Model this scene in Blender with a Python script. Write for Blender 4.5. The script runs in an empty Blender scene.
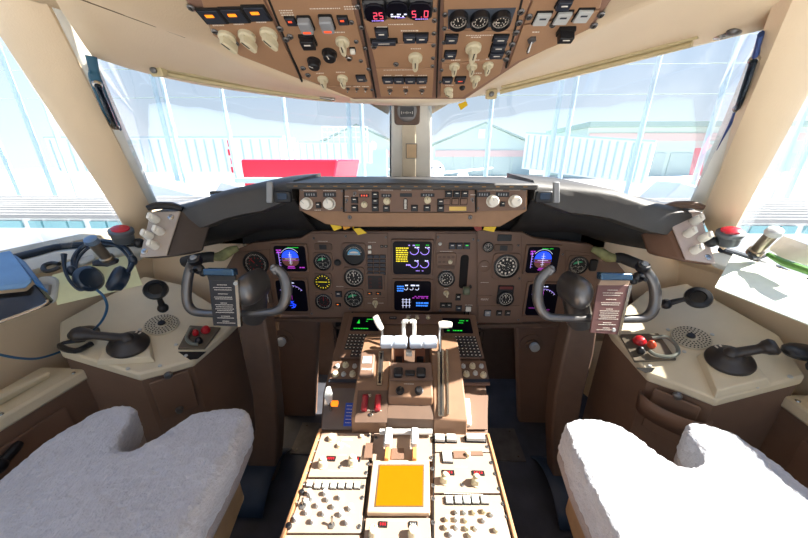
import bpy, math, random
from mathutils import Matrix, Vector
random.seed(7)
SC = bpy.context.scene
COL = SC.collection
V = Vector
pi = math.pi
# ------------------------------------------------------------ camera, world, sun, exposure
F, TH, PS = 300.0, math.radians(20), math.radians(2)
CAM = V((0.025, 0.0, 1.33))
FW = V((-math.sin(PS)*math.cos(TH), math.cos(PS)*math.cos(TH), -math.sin(TH)))
RT = V((math.cos(PS), math.sin(PS), 0))
UP = RT.cross(FW)
cd = bpy.data.cameras.new('camera'); cam = bpy.data.objects.new('camera', cd); COL.objects.link(cam)
cd.sensor_fit = 'HORIZONTAL'; cd.sensor_width = 36; cd.lens = 36*F/808; cd.clip_start = .01; cd.clip_end = 2000
cam.matrix_world = Matrix.Translation(CAM) @ Matrix((RT, UP, -FW)).transposed().to_4x4()
SC.camera = cam
SUN_AZ, SUN_EL = 86, 43       # degrees: azimuth right of straight ahead, height
sd = bpy.data.lights.new('sun', 'SUN'); sd.energy = 22; sd.angle = math.radians(.6); sd.color = (1, .93, .84)
so = bpy.data.objects.new('sun', sd); COL.objects.link(so)
a, e = math.radians(SUN_AZ), math.radians(SUN_EL)
so.rotation_euler = V((math.sin(a)*math.cos(e), math.cos(a)*math.cos(e), math.sin(e))).to_track_quat('Z', 'Y').to_euler()
w = bpy.data.worlds.new('sky'); SC.world = w; w.use_nodes = True
nt = w.node_tree; nt.nodes.clear()
tc = nt.nodes.new('ShaderNodeTexCoord'); sx = nt.nodes.new('ShaderNodeSeparateXYZ'); cr = nt.nodes.new('ShaderNodeValToRGB')
nz = nt.nodes.new('ShaderNodeTexNoise'); nz.inputs['Scale'].default_value = 2.2; nz.inputs['Detail'].default_value = 5
ad = nt.nodes.new('ShaderNodeMath'); ad.operation = 'MULTIPLY_ADD'; ad.inputs[1].default_value = .25
bg = nt.nodes.new('ShaderNodeBackground'); wo = nt.nodes.new('ShaderNodeOutputWorld')
nt.links.new(tc.outputs['Generated'], sx.inputs[0]); nt.links.new(tc.outputs['Generated'], nz.inputs['Vector'])
nt.links.new(nz.outputs['Fac'], ad.inputs[0]); nt.links.new(sx.outputs['Z'], ad.inputs[2])
nt.links.new(ad.outputs[0], cr.inputs[0]); nt.links.new(cr.outputs[0], bg.inputs[0]); nt.links.new(bg.outputs[0], wo.inputs[0])
el = cr.color_ramp.elements
el[0].position = .0; el[0].color = (.86, .93, 1, 1); el[1].position = .62; el[1].color = (.40, .60, 1, 1)
x_ = el.new(.16); x_.color = (.80, .90, 1, 1)
x_ = el.new(.36); x_.color = (.58, .76, 1, 1)
bg.inputs[1].default_value = 1.2
vs = SC.view_settings; vs.view_transform = 'Standard'; vs.look = 'None'; vs.gamma = 1; vs.exposure = 0.1; vs.use_curve_mapping = False

# ------------------------------------------------------------ projection helpers (pixel of the photograph -> point on a real surface)
def ray(px, py): return FW + RT*((px-404)/F) + UP*((269-py)/F)
def dd(px, py, t): return CAM + ray(px, py)*t
def on(ax, val, px, py):
    r = ray(px, py); return CAM + r*((val-CAM[ax])/r[ax])

# ------------------------------------------------------------ materials
def lin(c):
    if isinstance(c, str): c = [int(c[i:i+2], 16)/255 for i in (0, 2, 4)]
    return tuple(((x+.055)/1.055)**2.4 if x > .04045 else x/12.92 for x in c)
MATS = {}
def M(name, col, rough=.5, metal=0, noise=.06, scale=30, bump=0, bscale=200, emit=0, coat=0, stretch=None):
    if name in MATS: return MATS[name]
    m = bpy.data.materials.new(name); m.use_nodes = True; MATS[name] = m
    n = m.node_tree; b = n.nodes['Principled BSDF']; c = lin(col)
    b.inputs['Roughness'].default_value = rough; b.inputs['Metallic'].default_value = metal
    if coat: b.inputs['Coat Weight'].default_value = coat
    t = n.nodes.new('ShaderNodeTexCoord')
    mp = n.nodes.new('ShaderNodeMapping'); n.links.new(t.outputs['Object'], mp.inputs[0])
    if stretch: mp.inputs['Scale'].default_value = stretch
    s = n.nodes.new('ShaderNodeTexNoise'); s.inputs['Scale'].default_value = scale; s.inputs['Detail'].default_value = 4
    n.links.new(mp.outputs[0], s.inputs['Vector'])
    r = n.nodes.new('ShaderNodeValToRGB'); n.links.new(s.outputs['Fac'], r.inputs[0])
    r.color_ramp.elements[0].position = .3; r.color_ramp.elements[1].position = .7
    r.color_ramp.elements[0].color = tuple(max(0, x*(1-noise)) for x in c)+(1,)
    r.color_ramp.elements[1].color = tuple(min(1, x*(1+noise)) for x in c)+(1,)
    n.links.new(r.outputs[0], b.inputs['Base Color'])
    if bump:
        s2 = n.nodes.new('ShaderNodeTexNoise'); s2.inputs['Scale'].default_value = bscale; s2.inputs['Detail'].default_value = 3
        n.links.new(mp.outputs[0], s2.inputs['Vector'])
        bp = n.nodes.new('ShaderNodeBump'); bp.inputs['Strength'].default_value = bump; bp.inputs['Distance'].default_value = .004
        n.links.new(s2.outputs['Fac'], bp.inputs['Height']); n.links.new(bp.outputs[0], b.inputs['Normal'])
    if emit:
        b.inputs['Emission Color'].default_value = c+(1,); b.inputs['Emission Strength'].default_value = emit
    return m
def glass_mat(name, tint=(1, 1, 1), gl=.5):
    m = bpy.data.materials.new(name); m.use_nodes = True; n = m.node_tree; n.nodes.clear(); MATS[name] = m
    o = n.nodes.new('ShaderNodeOutputMaterial'); mx = n.nodes.new('ShaderNodeMixShader'); tr = n.nodes.new('ShaderNodeBsdfTransparent')
    g = n.nodes.new('ShaderNodeBsdfGlossy'); f = n.nodes.new('ShaderNodeFresnel'); f.inputs[0].default_value = 1.3
    k = n.nodes.new('ShaderNodeMath'); k.operation = 'MULTIPLY'; k.inputs[1].default_value = gl
    tr.inputs[0].default_value = tint+(1,); g.inputs['Roughness'].default_value = .02
    n.links.new(f.outputs[0], k.inputs[0]); n.links.new(k.outputs[0], mx.inputs[0])
    n.links.new(tr.outputs[0], mx.inputs[1]); n.links.new(g.outputs[0], mx.inputs[2]); n.links.new(mx.outputs[0], o.inputs[0])
    return m
BEIGE = M('beige_lining', 'dcc6a6', .55, bump=.15, bscale=300, noise=.03, scale=6)
CREAM = M('cream_plastic', 'd8c8ae', .5, noise=.03)
REVEAL = M('pale_window_reveal', 'dcdcd4', .45, noise=.02)
STRUT = M('yellowed_window_rail', 'c4b48a', .5)
BROWN = M('shaded_brown_panel_paint', '725848', .55, noise=.05, scale=14, bump=.08)  # panel brown with the main panel's shade put into its colour
BROWN2 = M('lit_brown_overhead_paint', 'a37e5f', .5, noise=.05, scale=14, bump=.08)  # same brown, lightened in colour for the light on the overhead
BROWND = M('dark_brown_trim', '5d483a', .6, noise=.08)
BROWNW = M('worn_brown_console_paint', '6e5646', .6, noise=.1, scale=9, bump=.1)
BLACK = M('black_plastic', '17171a', .4, noise=.05)
SATIN = M('satin_dark_metal', '6f6d6c', .32, .65, noise=.05)
DGREY = M('dark_grey_crackle_paint', '33312f', .65, noise=.1, bump=.25, bscale=500)
UNDER = M('black_glareshield_underside', '1d1b1b', .8, noise=.1)
NAVY = M('navy_button_plastic', '262c38', .4)
GREY = M('grey_plastic', '8c8f92', .45)
LGREY = M('light_grey_plastic', 'b9bbb8', .45)
WHITE = M('white_plastic', 'e4e0d4', .45)
KNOB = M('ivory_knob_plastic', 'cfc4a4', .4)
PRINT = M('white_printed_legend', 'e8e0d2', .6)
METAL = M('bare_metal', 'b5b2ac', .25, 1, noise=.05)
SEAM = M('seam_shadow_rubber', '14100e', .9)
RED = M('red_plastic', 'b01620', .35)
YEL = M('yellow_tag', 'e8c21c', .5)
AMBER = M('amber_lamp', 'ff8a1e', .4, emit=1.2)
GRNE = M('green_display_text', '1fd43a', .4, emit=.9)
YELE = M('yellow_display_text', 'e6d21c', .4, emit=.9)
BLUE_E = M('blue_display_sky', '2450ff', .4, emit=.9)
CYAN_E = M('cyan_display_text', '3c8cff', .4, emit=.9)
BRN_E = M('brown_display_ground', '6a4038', .4, emit=.35)
VIO_E = M('violet_display_line', 'a98cf5', .4, emit=.9)
MAG_E = M('magenta_display_line', 'c040d0', .4, emit=.6)
WHT_E = M('white_display_line', 'dfe4ff', .4, emit=.8)
REDE = M('pink_red_digits', 'f0506a', .4, emit=.9)
SCREEN = M('dark_crt_glass', '0a0916', .35); SCREEN.node_tree.nodes['Principled BSDF'].inputs['Specular IOR Level'].default_value = .15
DIAL = M('black_dial_face', '0d0d0e', .5)
ORNG = M('amber_transparent_screen', '8a5c00', .7, noise=.02, scale=40); ORNG.node_tree.nodes['Principled BSDF'].inputs['Specular IOR Level'].default_value = .05
GLASS = glass_mat('cockpit_window_glass', (.97, .985, .99), .35)

# ------------------------------------------------------------ mesh gathering
class G:
    def __init__(s): s.v = []; s.f = []; s.m = []; s.T = Matrix.Identity(4); s.c = 0
    def face(s, idx): s.f.append(idx); s.m.append(s.c)
    def pts(s, P): k = len(s.v); s.v += [s.T @ V(p) for p in P]; return k
    def box(s, c, d):
        x, y, z = c; a, b, h = d[0]/2, d[1]/2, d[2]/2
        k = s.pts([(x+i*a, y+j*b, z+l*h) for l in (-1, 1) for j in (-1, 1) for i in (-1, 1)])
        for q in ((0, 2, 3, 1), (4, 5, 7, 6), (0, 1, 5, 4), (2, 6, 7, 3), (0, 4, 6, 2), (1, 3, 7, 5)): s.face([k+i for i in q])
    def loft(s, rings, cap=True, closed=True):
        n = len(rings[0]); ks = [s.pts(r) for r in rings]
        for a, b in zip(ks, ks[1:]):
            for i in range(n if closed else n-1): j = (i+1) % n; s.face([a+i, a+j, b+j, b+i])
        if cap and closed: s.face([ks[0]+i for i in range(n)][::-1]); s.face([ks[-1]+i for i in range(n)])
    def prism(s, poly, z0, z1): s.loft([[(p[0], p[1], z0) for p in poly], [(p[0], p[1], z1) for p in poly]])
    def rbox(s, cx, cy, w, h, z0, z1, r=.002, ch=.001, n=3):
        r = min(r, w/2*.999, h/2*.999)
        def ring(i, z):
            o = []
            for q, (sx_, sy_) in enumerate(((1, 1), (-1, 1), (-1, -1), (1, -1))):
                for k in range(n+1):
                    t = (q+k/n)*pi/2
                    o.append((cx+sx_*(w/2-r)+(r-i)*math.cos(t), cy+sy_*(h/2-r)+(r-i)*math.sin(t), z))
            return o
        ch = min(ch, r*.9, abs(z1-z0)*.9)
        s.loft([ring(0, z0), ring(0, z1-ch), ring(ch, z1)])
    def lathe(s, prof, n=20, c=(0, 0), cap=True, sy=1):
        s.loft([[(c[0]+r*math.cos(2*pi*i/n), c[1]+sy*r*math.sin(2*pi*i/n), z) for i in range(n)] for r, z in prof], cap)
    def frame(s, p, d):
        d = V(d).normalized(); return Matrix.Translation(V(p)) @ d.to_track_quat('Z', 'Y').to_matrix().to_4x4()
    def cyl(s, p0, p1, r0, r1=None, n=14):
        r1 = r0 if r1 is None else r1; T = s.T; p0 = V(p0); p1 = V(p1)
        s.T = T @ s.frame(p0, p1-p0); s.lathe([(r0, 0), (r1, (p1-p0).length)], n); s.T = T
    def tube(s, P, R, n=10, smooth=4, flat=1):
        P = [V(p) for p in P]
        if not hasattr(R, '__len__'): R = [R]*len(P)
        if smooth and len(P) > 2:
            Q, S = [], []
            for i in range(len(P)-1):
                a, b, c, d = P[max(i-1, 0)], P[i], P[i+1], P[min(i+2, len(P)-1)]
                for k in range(smooth):
                    t = k/smooth
                    Q.append(.5*((2*b)+(c-a)*t+(2*a-5*b+4*c-d)*t*t+(3*b-a-3*c+d)*t**3)); S.append(R[i]*(1-t)+R[i+1]*t)
            Q.append(P[-1]); S.append(R[-1]); P, R = Q, S
        rings = []; up = None
        for i, p in enumerate(P):
            t = (P[min(i+1, len(P)-1)]-P[max(i-1, 0)]).normalized()
            if up is None: up = t.orthogonal().normalized()
            up = (up-t*up.dot(t)).normalized(); sd_ = t.cross(up)
            rings.append([p+(up*math.cos(2*pi*k/n)+sd_*math.sin(2*pi*k/n)*flat)*R[i] for k in range(n)])
        s.loft(rings)
    def ball(s, c, r, n=14, sc=(1, 1, 1)):
        m = n//2; rings = []
        for j in range(1, m):
            t = pi*j/m; rings.append([(c[0]+sc[0]*r*math.sin(t)*math.cos(2*pi*i/n), c[1]+sc[1]*r*math.sin(t)*math.sin(2*pi*i/n), c[2]-sc[2]*r*math.cos(t)) for i in range(n)])
        s.loft(rings)
    def grid(s, rows, th=0):   # open surface given by rows of points
        n = len(rows[0]); ks = [s.pts(r) for r in rows]
        for a, b in zip(ks, ks[1:]):
            for i in range(n-1): s.face([a+i, a+i+1, b+i+1, b+i])
    def solidquad(s, P, off):  # polygon extruded by a vector
        off = V(off); s.loft([[V(p) for p in P], [V(p)+off for p in P]])
WM = {}
def add(name, g, mats, parent=None, mat=None, label=None, cat=None, group=None, kind=None, bevel=0, solid=0, smooth=35, mods=None):
    if not isinstance(mats, (list, tuple)): mats = [mats]
    Mw = mat if mat is not None else (WM[parent] if parent else Matrix.Identity(4))
    me = bpy.data.meshes.new(name); me.from_pydata([tuple(p) for p in g.v], [], g.f)
    for i, m in enumerate(g.m): me.polygons[i].material_index = m
    for m in mats: me.materials.append(m)
    import bmesh
    bm = bmesh.new(); bm.from_mesh(me); bmesh.ops.recalc_face_normals(bm, faces=bm.faces); bm.to_mesh(me); bm.free()
    me.shade_smooth(); me.set_sharp_from_angle(angle=math.radians(smooth))
    o = bpy.data.objects.new(name, me); COL.objects.link(o)
    place(o, Mw, parent)
    for k, x in (('label', label), ('category', cat), ('group', group), ('kind', kind)):
        if x: o[k] = x
    if solid: q = o.modifiers.new('thickness', 'SOLIDIFY'); q.thickness = solid; q.offset = 0
    if bevel: q = o.modifiers.new('bevel', 'BEVEL'); q.width = bevel; q.segments = 2; q.limit_method = 'ANGLE'
    return o
def place(o, Mw, parent=None):
    WM[o] = Mw.copy(); o.parent = parent
    if parent: o.matrix_basis = WM[parent].inverted() @ Mw
    else: o.matrix_basis = Mw
def W(parent, g):              # write into the parent's own frame but with world coordinates
    g.v = [WM[parent].inverted() @ p for p in g.v]; return g
def wadd(name, g, mats, parent=None, **k):   # g in world coordinates
    if parent: g = W(parent, g)
    else:
        c = sum((V(p) for p in g.v), V())/len(g.v); zm = min(p[2] for p in g.v); c.z = zm
        g.v = [V(p)-c for p in g.v]; k['mat'] = Matrix.Translation(c)
    return add(name, g, mats, parent, **k)
def thing(name, label, cat, loc, group=None, kind=None):
    o = bpy.data.objects.new(name, None); COL.objects.link(o); o.empty_display_size = .05
    place(o, Matrix.Translation(V(loc)))
    if label: o['label'] = label; o['category'] = cat
    if group: o['group'] = group
    if kind: o['kind'] = kind
    return o
def st(name, g, mats, **k): return wadd(name, g, mats, kind='structure', **k)
def copyobj(o, Mw, parent):
    c = o.copy(); COL.objects.link(c); place(c, Mw, parent)
    return c

# ------------------------------------------------------------ panels: a plane in the cockpit with its own frame
class PN:
    def __init__(s, O, N, U=(1, 0, 0)):
        s.O = V(O); s.N = V(N).normalized(); s.U = V(U).normalized(); s.V = s.N.cross(s.U).normalized(); s.U = s.V.cross(s.N); s.leg = G()
    def hit(s, px, py):
        r = ray(px, py); t = (s.O-CAM).dot(s.N)/r.dot(s.N); return CAM+r*t
    def uv(s, px, py): p = s.hit(px, py)-s.O; return p.dot(s.U), p.dot(s.V)
    def mat(s, px, py, h=0, rot=0):
        u, v = s.uv(px, py); return s.muv(u, v, h, rot)
    def muv(s, u, v, h=0, rot=0):
        B = Matrix((s.U, s.V, s.N)).transposed().to_4x4()
        return Matrix.Translation(s.O+s.U*u+s.V*v+s.N*h) @ B @ Matrix.Rotation(rot, 4, 'Z')
    def text(s, px, py, w_, h=.0006, n=1):
        u, v = s.uv(px, py); g = s.leg; g.T = s.muv(u, v, h)
        for k in range(n):
            x = -w_/2
            while x < w_/2:
                l = random.uniform(.0015, .004); g.box((x+l/2, -k*.0045, 0), (l, .0016, .0006)); x += l+.0012
        g.T = Matrix.Identity(4)
    def line(s, pts, w_=.0012, h=.0008):
        g = s.leg; Q = [s.uv(*p) for p in pts]
        for (a, b), (c, d) in zip(Q, Q[1:]):
            L = math.hypot(c-a, d-b); g.T = s.muv((a+c)/2, (b+d)/2, h, math.atan2(d-b, c-a)); g.box((0, 0, 0), (L, w_, .0006)); g.T = Matrix.Identity(4)
    def quad(s, P, h0, h1): # world-space plate from pixel corners
        g = G(); Q = [s.uv(*p) for p in P]; g.T = s.muv(0, 0); g.prism(Q, h0, h1); return g
CACHE = {}
def item(name, P, px, py, key, build, mats, parent, h=0, rot=0, text=0, tdy=None, label=None):
    Mw = P.mat(px, py, h, rot)
    if key and key in CACHE: o = copyobj(CACHE[key], Mw, parent)
    else:
        g = G(); build(g); o = add(name, g, mats, parent, Mw)
        if key: CACHE[key] = o
    if label: o['label'] = label
    if text:
        u, v = P.uv(px, py); dv = tdy if tdy else .02
        g = P.leg; g.T = P.muv(u, v+dv, h+.0006); x = -text/2
        while x < text/2:
            l = random.uniform(.0015, .004); g.box((x+l/2, 0, 0), (l, .0018, .0006)); x += l+.0011
        g.T = Matrix.Identity(4)
    return o
def selector(P, px, py, mm=28, rot=0, parent=None, h=0, name='rotary_selector', text=.018, m=None):
    r = mm/2000
    def b(g):
        g.lathe([(r*1.0, 0), (r*.98, r*.35), (r*.8, r*.5)], 24)
        # teardrop grip bar with pointer
        prof = [(-r*.33, r*.75), (-r*.5, 0), (-r*.42, -r*1.0), (-r*.22, -r*1.35), (r*.22, -r*1.35), (r*.42, -r*1.0), (r*.5, 0), (r*.33, r*.75)]
        g.loft([[(x, y, r*.45) for x, y in prof], [(x*.85, y*.97, r*1.25) for x, y in prof], [(x*.5, y*.9, r*1.38) for x, y in prof]])
        g.c = 1; g.box((0, r*.2, r*1.4), (r*.14, r*1.1, .0006)); g.c = 0
    return item(name, P, px, py, ('sel', mm, m), b, [m or KNOB, BLACK], parent, h, rot, text, r*1.7)
def rknob(P, px, py, mm=14, hh=1.2, parent=None, h=0, m=None, name='knob', text=0, cap=None, n=20):
    r = mm/2000
    def b(g):
        g.lathe([(r*1.15, 0), (r*1.15, r*.25), (r, r*.3), (r*.94, r*hh), (r*.8, r*(hh+.15))], n)
        g.c = 1; g.box((0, r*.5, r*(hh+.16)), (r*.14, r*.7, .0005)); g.c = 0
    return item(name, P, px, py, ('rk', mm, hh, m), b, [m or WHITE, cap or BLACK], parent, h, random.uniform(-1, 1), text, r*2)
def toggle(P, px, py, mm=12, parent=None, h=0, tilt=-.5, name='toggle_switch', text=.012):
    r = mm/2000
    def b(g):
        g.c = 1; g.lathe([(r, 0), (r, r*.4), (r*.6, r*.55)], 6); g.c = 0
        d = V((0, math.sin(tilt), math.cos(tilt))); g.cyl((0, 0, r*.3), d*r*2.6, r*.22, r*.42, 10); g.ball(d*r*2.6, r*.43, 8)
    return item(name, P, px, py, ('tg', mm, tilt), b, [METAL, SATIN], parent, h, 0, text, r*2.2)
def button(P, px, py, w_, hh, parent=None, h=0, m=None, name='push_button', z=.008, legend=None, text=0, rot=0):
    w_ /= 1000; hh /= 1000
    def b(g):
        g.c = 1; g.rbox(0, 0, w_*1.1, hh*1.12, 0, z*.35, .0012, .0005); g.c = 0
        g.rbox(0, 0, w_*.94, hh*.94, z*.2, z, .0012, .0008)
        g.c = 2; g.box((0, hh*.15, z+.0002), (w_*.45, hh*.13, .0004)); g.c = 0
    return item(name, P, px, py, ('bt', w_, hh, m, z, legend), b, [m or BLACK, SEAM, legend or PRINT], parent, h, rot, text, hh*.5+.005)
def annun(P, px, py, w_, hh, parent=None, h=0, lit=None, name='annunciator_light'):
    w_ /= 1000; hh /= 1000
    def b(g):
        g.c = 0; g.rbox(0, 0, w_*1.15, hh*1.15, 0, .003, .001, .0005)
        g.c = 1; g.rbox(0, 0, w_*.95, hh*.95, .003, .0045, .001, .0004)
        if lit: g.c = 2; g.box((-w_*.05, hh*.14, .0048), (w_*.4, hh*.2, .0005))
        g.c = 0
    return item(name, P, px, py, ('an', w_, hh, lit), b, [SEAM, NAVY, lit or NAVY], parent, h)
def window(P, px, py, w_, hh, parent=None, h=0, digits=4, name='digital_readout', m=None):
    w_ /= 1000; hh /= 1000
    def b(g):
        g.rbox(0, 0, w_, hh, 0, .0025, .0015, .0006)
        g.c = 1
        for k in range(digits):
            x = (k-(digits-1)/2)*w_*.75/digits; g.box((x, 0, .0028), (w_*.36/digits, hh*.45, .0004))
        g.c = 0
    return item(name, P, px, py, ('wn', w_, hh, digits, m), b, [BLACK, m or GREY], parent, h)
def fastener(P, px, py, parent=None, h=0, mm=9):
    r = mm/2000
    def b(g):
        g.lathe([(r, 0), (r, r*.25), (r*.75, r*.5), (r*.7, r*.3)], 12); g.c = 1; g.box((0, 0, r*.36), (r*1.1, r*.25, .0005)); g.c = 0
    return item('panel_fastener', P, px, py, ('fs', mm), b, [SATIN, SEAM], parent, h, random.uniform(0, 3))
def ticks(g, r, n, a0=0, a1=2*pi, l=.2, w_=.06, z=.001, big=5, c=(0, 0)):
    for i in range(n):
        t = a0+(a1-a0)*i/n; L = l*(1 if i % big == 0 else .55)
        T = g.T; g.T = T @ Matrix.Translation((c[0], c[1], 0)) @ Matrix.Rotation(t, 4, 'Z'); g.box((0, r*(1-L/2), z), (r*w_, r*L, .0004)); g.T = T
def gauge(P, px, py, mm, kind='std', parent=None, h=0, square=True, name='round_gauge', label=None, needle=0):
    R = mm/2000
    mats = [BROWN if square else SATIN, DIAL, PRINT, AMBER, RED, M('sky_blue_dial', '5aa6cf', .5), M('green_dial', '3fae7a', .5), YELE, BLACK]
    def b(g):
        if square: g.rbox(0, 0, R*2.35, R*2.35, 0, .006, R*.35, .002)
        g.c = 8; g.lathe([(R*1.08, .0), (R*1.08, .011), (R*.98, .012), (R*.95, .006)], 32)
        g.c = 1; g.lathe([(R*.97, .004), (R*.97, .0065)], 32); g.c = 2
        z = .0069
        if kind == 'std': ticks(g, R*.88, 40, z=z, w_=.05, l=.24); [g.box((R*.52*math.cos(q*pi/5), R*.52*math.sin(q*pi/5), z), (R*.10, R*.14, .0004)) for q in range(10)]
        elif kind == 'busy': ticks(g, R*.9, 50, z=z, w_=.045); [g.box((R*.62*math.cos(q*pi/6), R*.62*math.sin(q*pi/6), z), (R*.13, R*.16, .0004)) for q in range(12)]; ticks(g, R*.36, 12, z=z, l=.3, w_=.08)
        elif kind == 'red': ticks(g, R*.88, 40, z=z, w_=.035); g.c = 4; ticks(g, R*.6, 12, z=z, w_=.09, l=.25)
        elif kind == 'yellow': g.c = 7; ticks(g, R*.9, 16, z=z, w_=.07, big=2, l=.25); g.box((0, 0, z), (R*1.1, R*.07, .0004))
        elif kind == 'adi':
            g.c = 5; g.prism([(R*.62*math.cos(t*pi/12), R*.62*math.sin(t*pi/12)) for t in range(13)], z, z+.0005)
            g.c = 2; g.prism([(R*.45*math.cos(t*pi/8), R*.15+R*.2*math.sin(t*pi/8)) for t in range(9)], z+.0005, z+.0009)
            g.c = 1; g.prism([(R*.62*math.cos(t*pi/12+pi), R*.62*math.sin(t*pi/12+pi)) for t in range(13)], z, z+.0005)
            g.c = 2; g.box((0, 0, z+.001), (R*1.2, R*.04, .0004)); ticks(g, R*.8, 14, -1.2, 1.2, z=z, w_=.04)
        elif kind == 'green':
            ticks(g, R*.88, 32, z=z, w_=.04); g.c = 6; g.prism([(R*.6*math.cos(t*pi/12)-.0*R, R*.1+R*.42*math.sin(t*pi/12)) for t in range(3, 13)], z, z+.0004)
            g.c = 2; ticks(g, R*.3, 10, z=z, l=.4, w_=.1, c=(-R*.3, -R*.35)); ticks(g, R*.3, 10, z=z, l=.4, w_=.1, c=(R*.3, -R*.35))
        g.c = 0
    o = item(name, P, px, py, ('ga', mm, kind, square), b, mats, parent, h, label=label)
    if kind not in ('yellow', 'adi'):
        gn = G(); gn.prism([(-R*.03, -R*.2), (R*.03, -R*.2), (R*.045, R*.3), (0, R*.8), (-R*.045, R*.3)], .0078, .0084); gn.c = 1; gn.lathe([(R*.13, .0076), (R*.12, .0095)], 12)
        Mw = P.mat(px, py, h, needle); add('needle', gn, [RED if kind == 'red' else PRINT, BLACK], o, Mw)
    return o
def disp(P, px, py, w_, hh, draw, parent, h=0, name='crt_display', label=None, bez=None, pad=8):
    w_ /= 1000; hh /= 1000; p = pad/1000
    g = G(); g.rbox(0, 0, w_+2*p, hh+2*p, 0, .010, .006, .003)
    o = add(name, g, bez or BROWN, parent, P.mat(px, py, h)); 
    if label: o['label'] = label
    g = G(); g.rbox(0, 0, w_, hh, .008, .0125, .012, .001); g.T = Matrix.Translation((0, 0, .0128)); 
    draw(g, w_, hh); g.T = Matrix.Identity(4)
    add('screen', g, [SCREEN, BLUE_E, BRN_E, VIO_E, WHT_E, YELE, CYAN_E, MAG_E, GRNE, REDE], o, P.mat(px, py, h))
    return o
def arc(g, cx, cy, r, a0, a1, w_, c, n=12):
    g.c = c
    for i in range(n):
        t = a0+(a1-a0)*(i+.5)/n; T = g.T; g.T = T @ Matrix.Translation((cx, cy, 0)) @ Matrix.Rotation(t, 4, 'Z'); g.box((0, r, 0), (r*abs(a1-a0)/n*1.05, w_, .0003)); g.T = T
def disc(g, cx, cy, rx, ry, a0, a1, c, n=14, z=0):
    g.c = c; g.prism([(cx+rx*math.cos(a0+(a1-a0)*i/n), cy+ry*math.sin(a0+(a1-a0)*i/n)) for i in range(n+1)], z, z+.0003)
def words(g, x0, y0, x1, y1, rows, c, dens=.8):
    g.c = c; dy = (y1-y0)/rows
    for r in range(rows):
        x = x0
        while x < x1:
            l = random.uniform(.4, 1)*abs(dy)*1.2
            if random.random() < dens: g.box((min(x+l/2, x1), y0+dy*(r+.5), 0), (l, abs(dy)*.55, .0003))
            x += l*1.25
def eadi(g, w, h):
    disc(g, 0, .05*h, w*.27, h*.30, 0, pi, 1); disc(g, 0, .05*h, w*.27, h*.34, pi, 2*pi, 2)
    g.c = 1; g.box((0, .0*h, 0), (w*.54, h*.12, .0003)); disc(g, 0, -.05*h, w*.27, h*.26, pi, 2*pi, 2, z=.0003)
    arc(g, 0, .05*h, h*.36, -1, 1, h*.012, 4, 9)
    g.c = 4; g.box((0, 0, .0006), (w*.34, h*.012, .0003)); g.box((0, .02*h, .0006), (w*.012, h*.5, .0003))
    for k in (-2, -1, 1, 2): g.box((0, k*h*.08, .0006), (w*.12, h*.01, .0003))
    g.c = 7; g.box((0, -h*.3, .0006), (w*.2, h*.03, .0003)); g.box((0, -h*.36, .0006), (w*.24, h*.03, .0003)); g.box((0, -.06*h, .0006), (w*.46, h*.012, .0003))
    g.c = 3; g.box((-w*.36, 0, 0), (w*.015, h*.6, .0003))
    for k in range(6): g.box((-w*.33, (k-2.5)*h*.1, 0), (w*.05, h*.012, .0003))
    words(g, -w*.42, h*.38, -w*.3, h*.2, 2, 7); words(g, w*.26, -h*.3, w*.4, -h*.37, 1, 7); words(g, -w*.1, h*.46, w*.3, h*.42, 1, 8)
def ehsi(g, w, h, lines=True):
    arc(g, 0, -.05*h, h*.40, -.95, .95, h*.010, 3, 14)
    g.c = 4
    for k in range(9):
        T = g.T; g.T = T @ Matrix.Translation((0, -.05*h, 0)) @ Matrix.Rotation(-.9+k*.225, 4, 'Z'); g.box((0, h*.375, 0), (w*.01, h*.04, .0003)); g.T = T
    words(g, -w*.1, h*.45, w*.1, h*.40, 1, 4); g.c = 7; g.box((0, .1*h, 0), (w*.012, h*.42, .0003))
    if lines:
        g.c = 1
        for (x, y, r) in ((-.02, -.2, .6), (.04, -.26, -.5), (-.05, -.3, .2), (.06, -.33, .9), (0, -.37, .3), (-.06, -.16, -.8), (.02, -.3, 1.3)):
            T = g.T; g.T = T @ Matrix.Translation((x*w, y*h, 0)) @ Matrix.Rotation(r, 4, 'Z'); g.box((0, 0, 0), (w*.14, h*.025, .0003)); g.T = T
    else:
        g.c = 7; g.box((-.3*w, -.25*h, 0), (w*.2, h*.01, .0003)); g.box((.2*w, -.3*h, 0), (w*.2, h*.01, .0003))
def eicas1(g, w, h):
    words(g, -w*.42, h*.34, -w*.12, -h*.12, 7, 5, 1); words(g, -w*.1, h*.42, w*.04, h*.36, 1, 3); words(g, w*.08, h*.42, w*.2, h*.38, 1, 8); words(g, w*.3, h*.42, w*.42, h*.38, 1, 8)
    for x in (.05, .32):
        for y in (.24, -.16):
            arc(g, x*w, y*h, w*.11, 1.9, 5.2, w*.016, 3, 10); disc(g, x*w+.02*w, y*h+.03*h, w*.07, h*.07, 0, 1.5, 3); words(g, (x+.01)*w, (y+.12)*h, (x+.1)*w, (y+.06)*h, 1, 4)
    words(g, -w*.16, -h*.16, -w*.06, -h*.24, 1, 3); words(g, w*.1, -h*.36, w*.3, -h*.4, 1, 3, .5)
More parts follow.
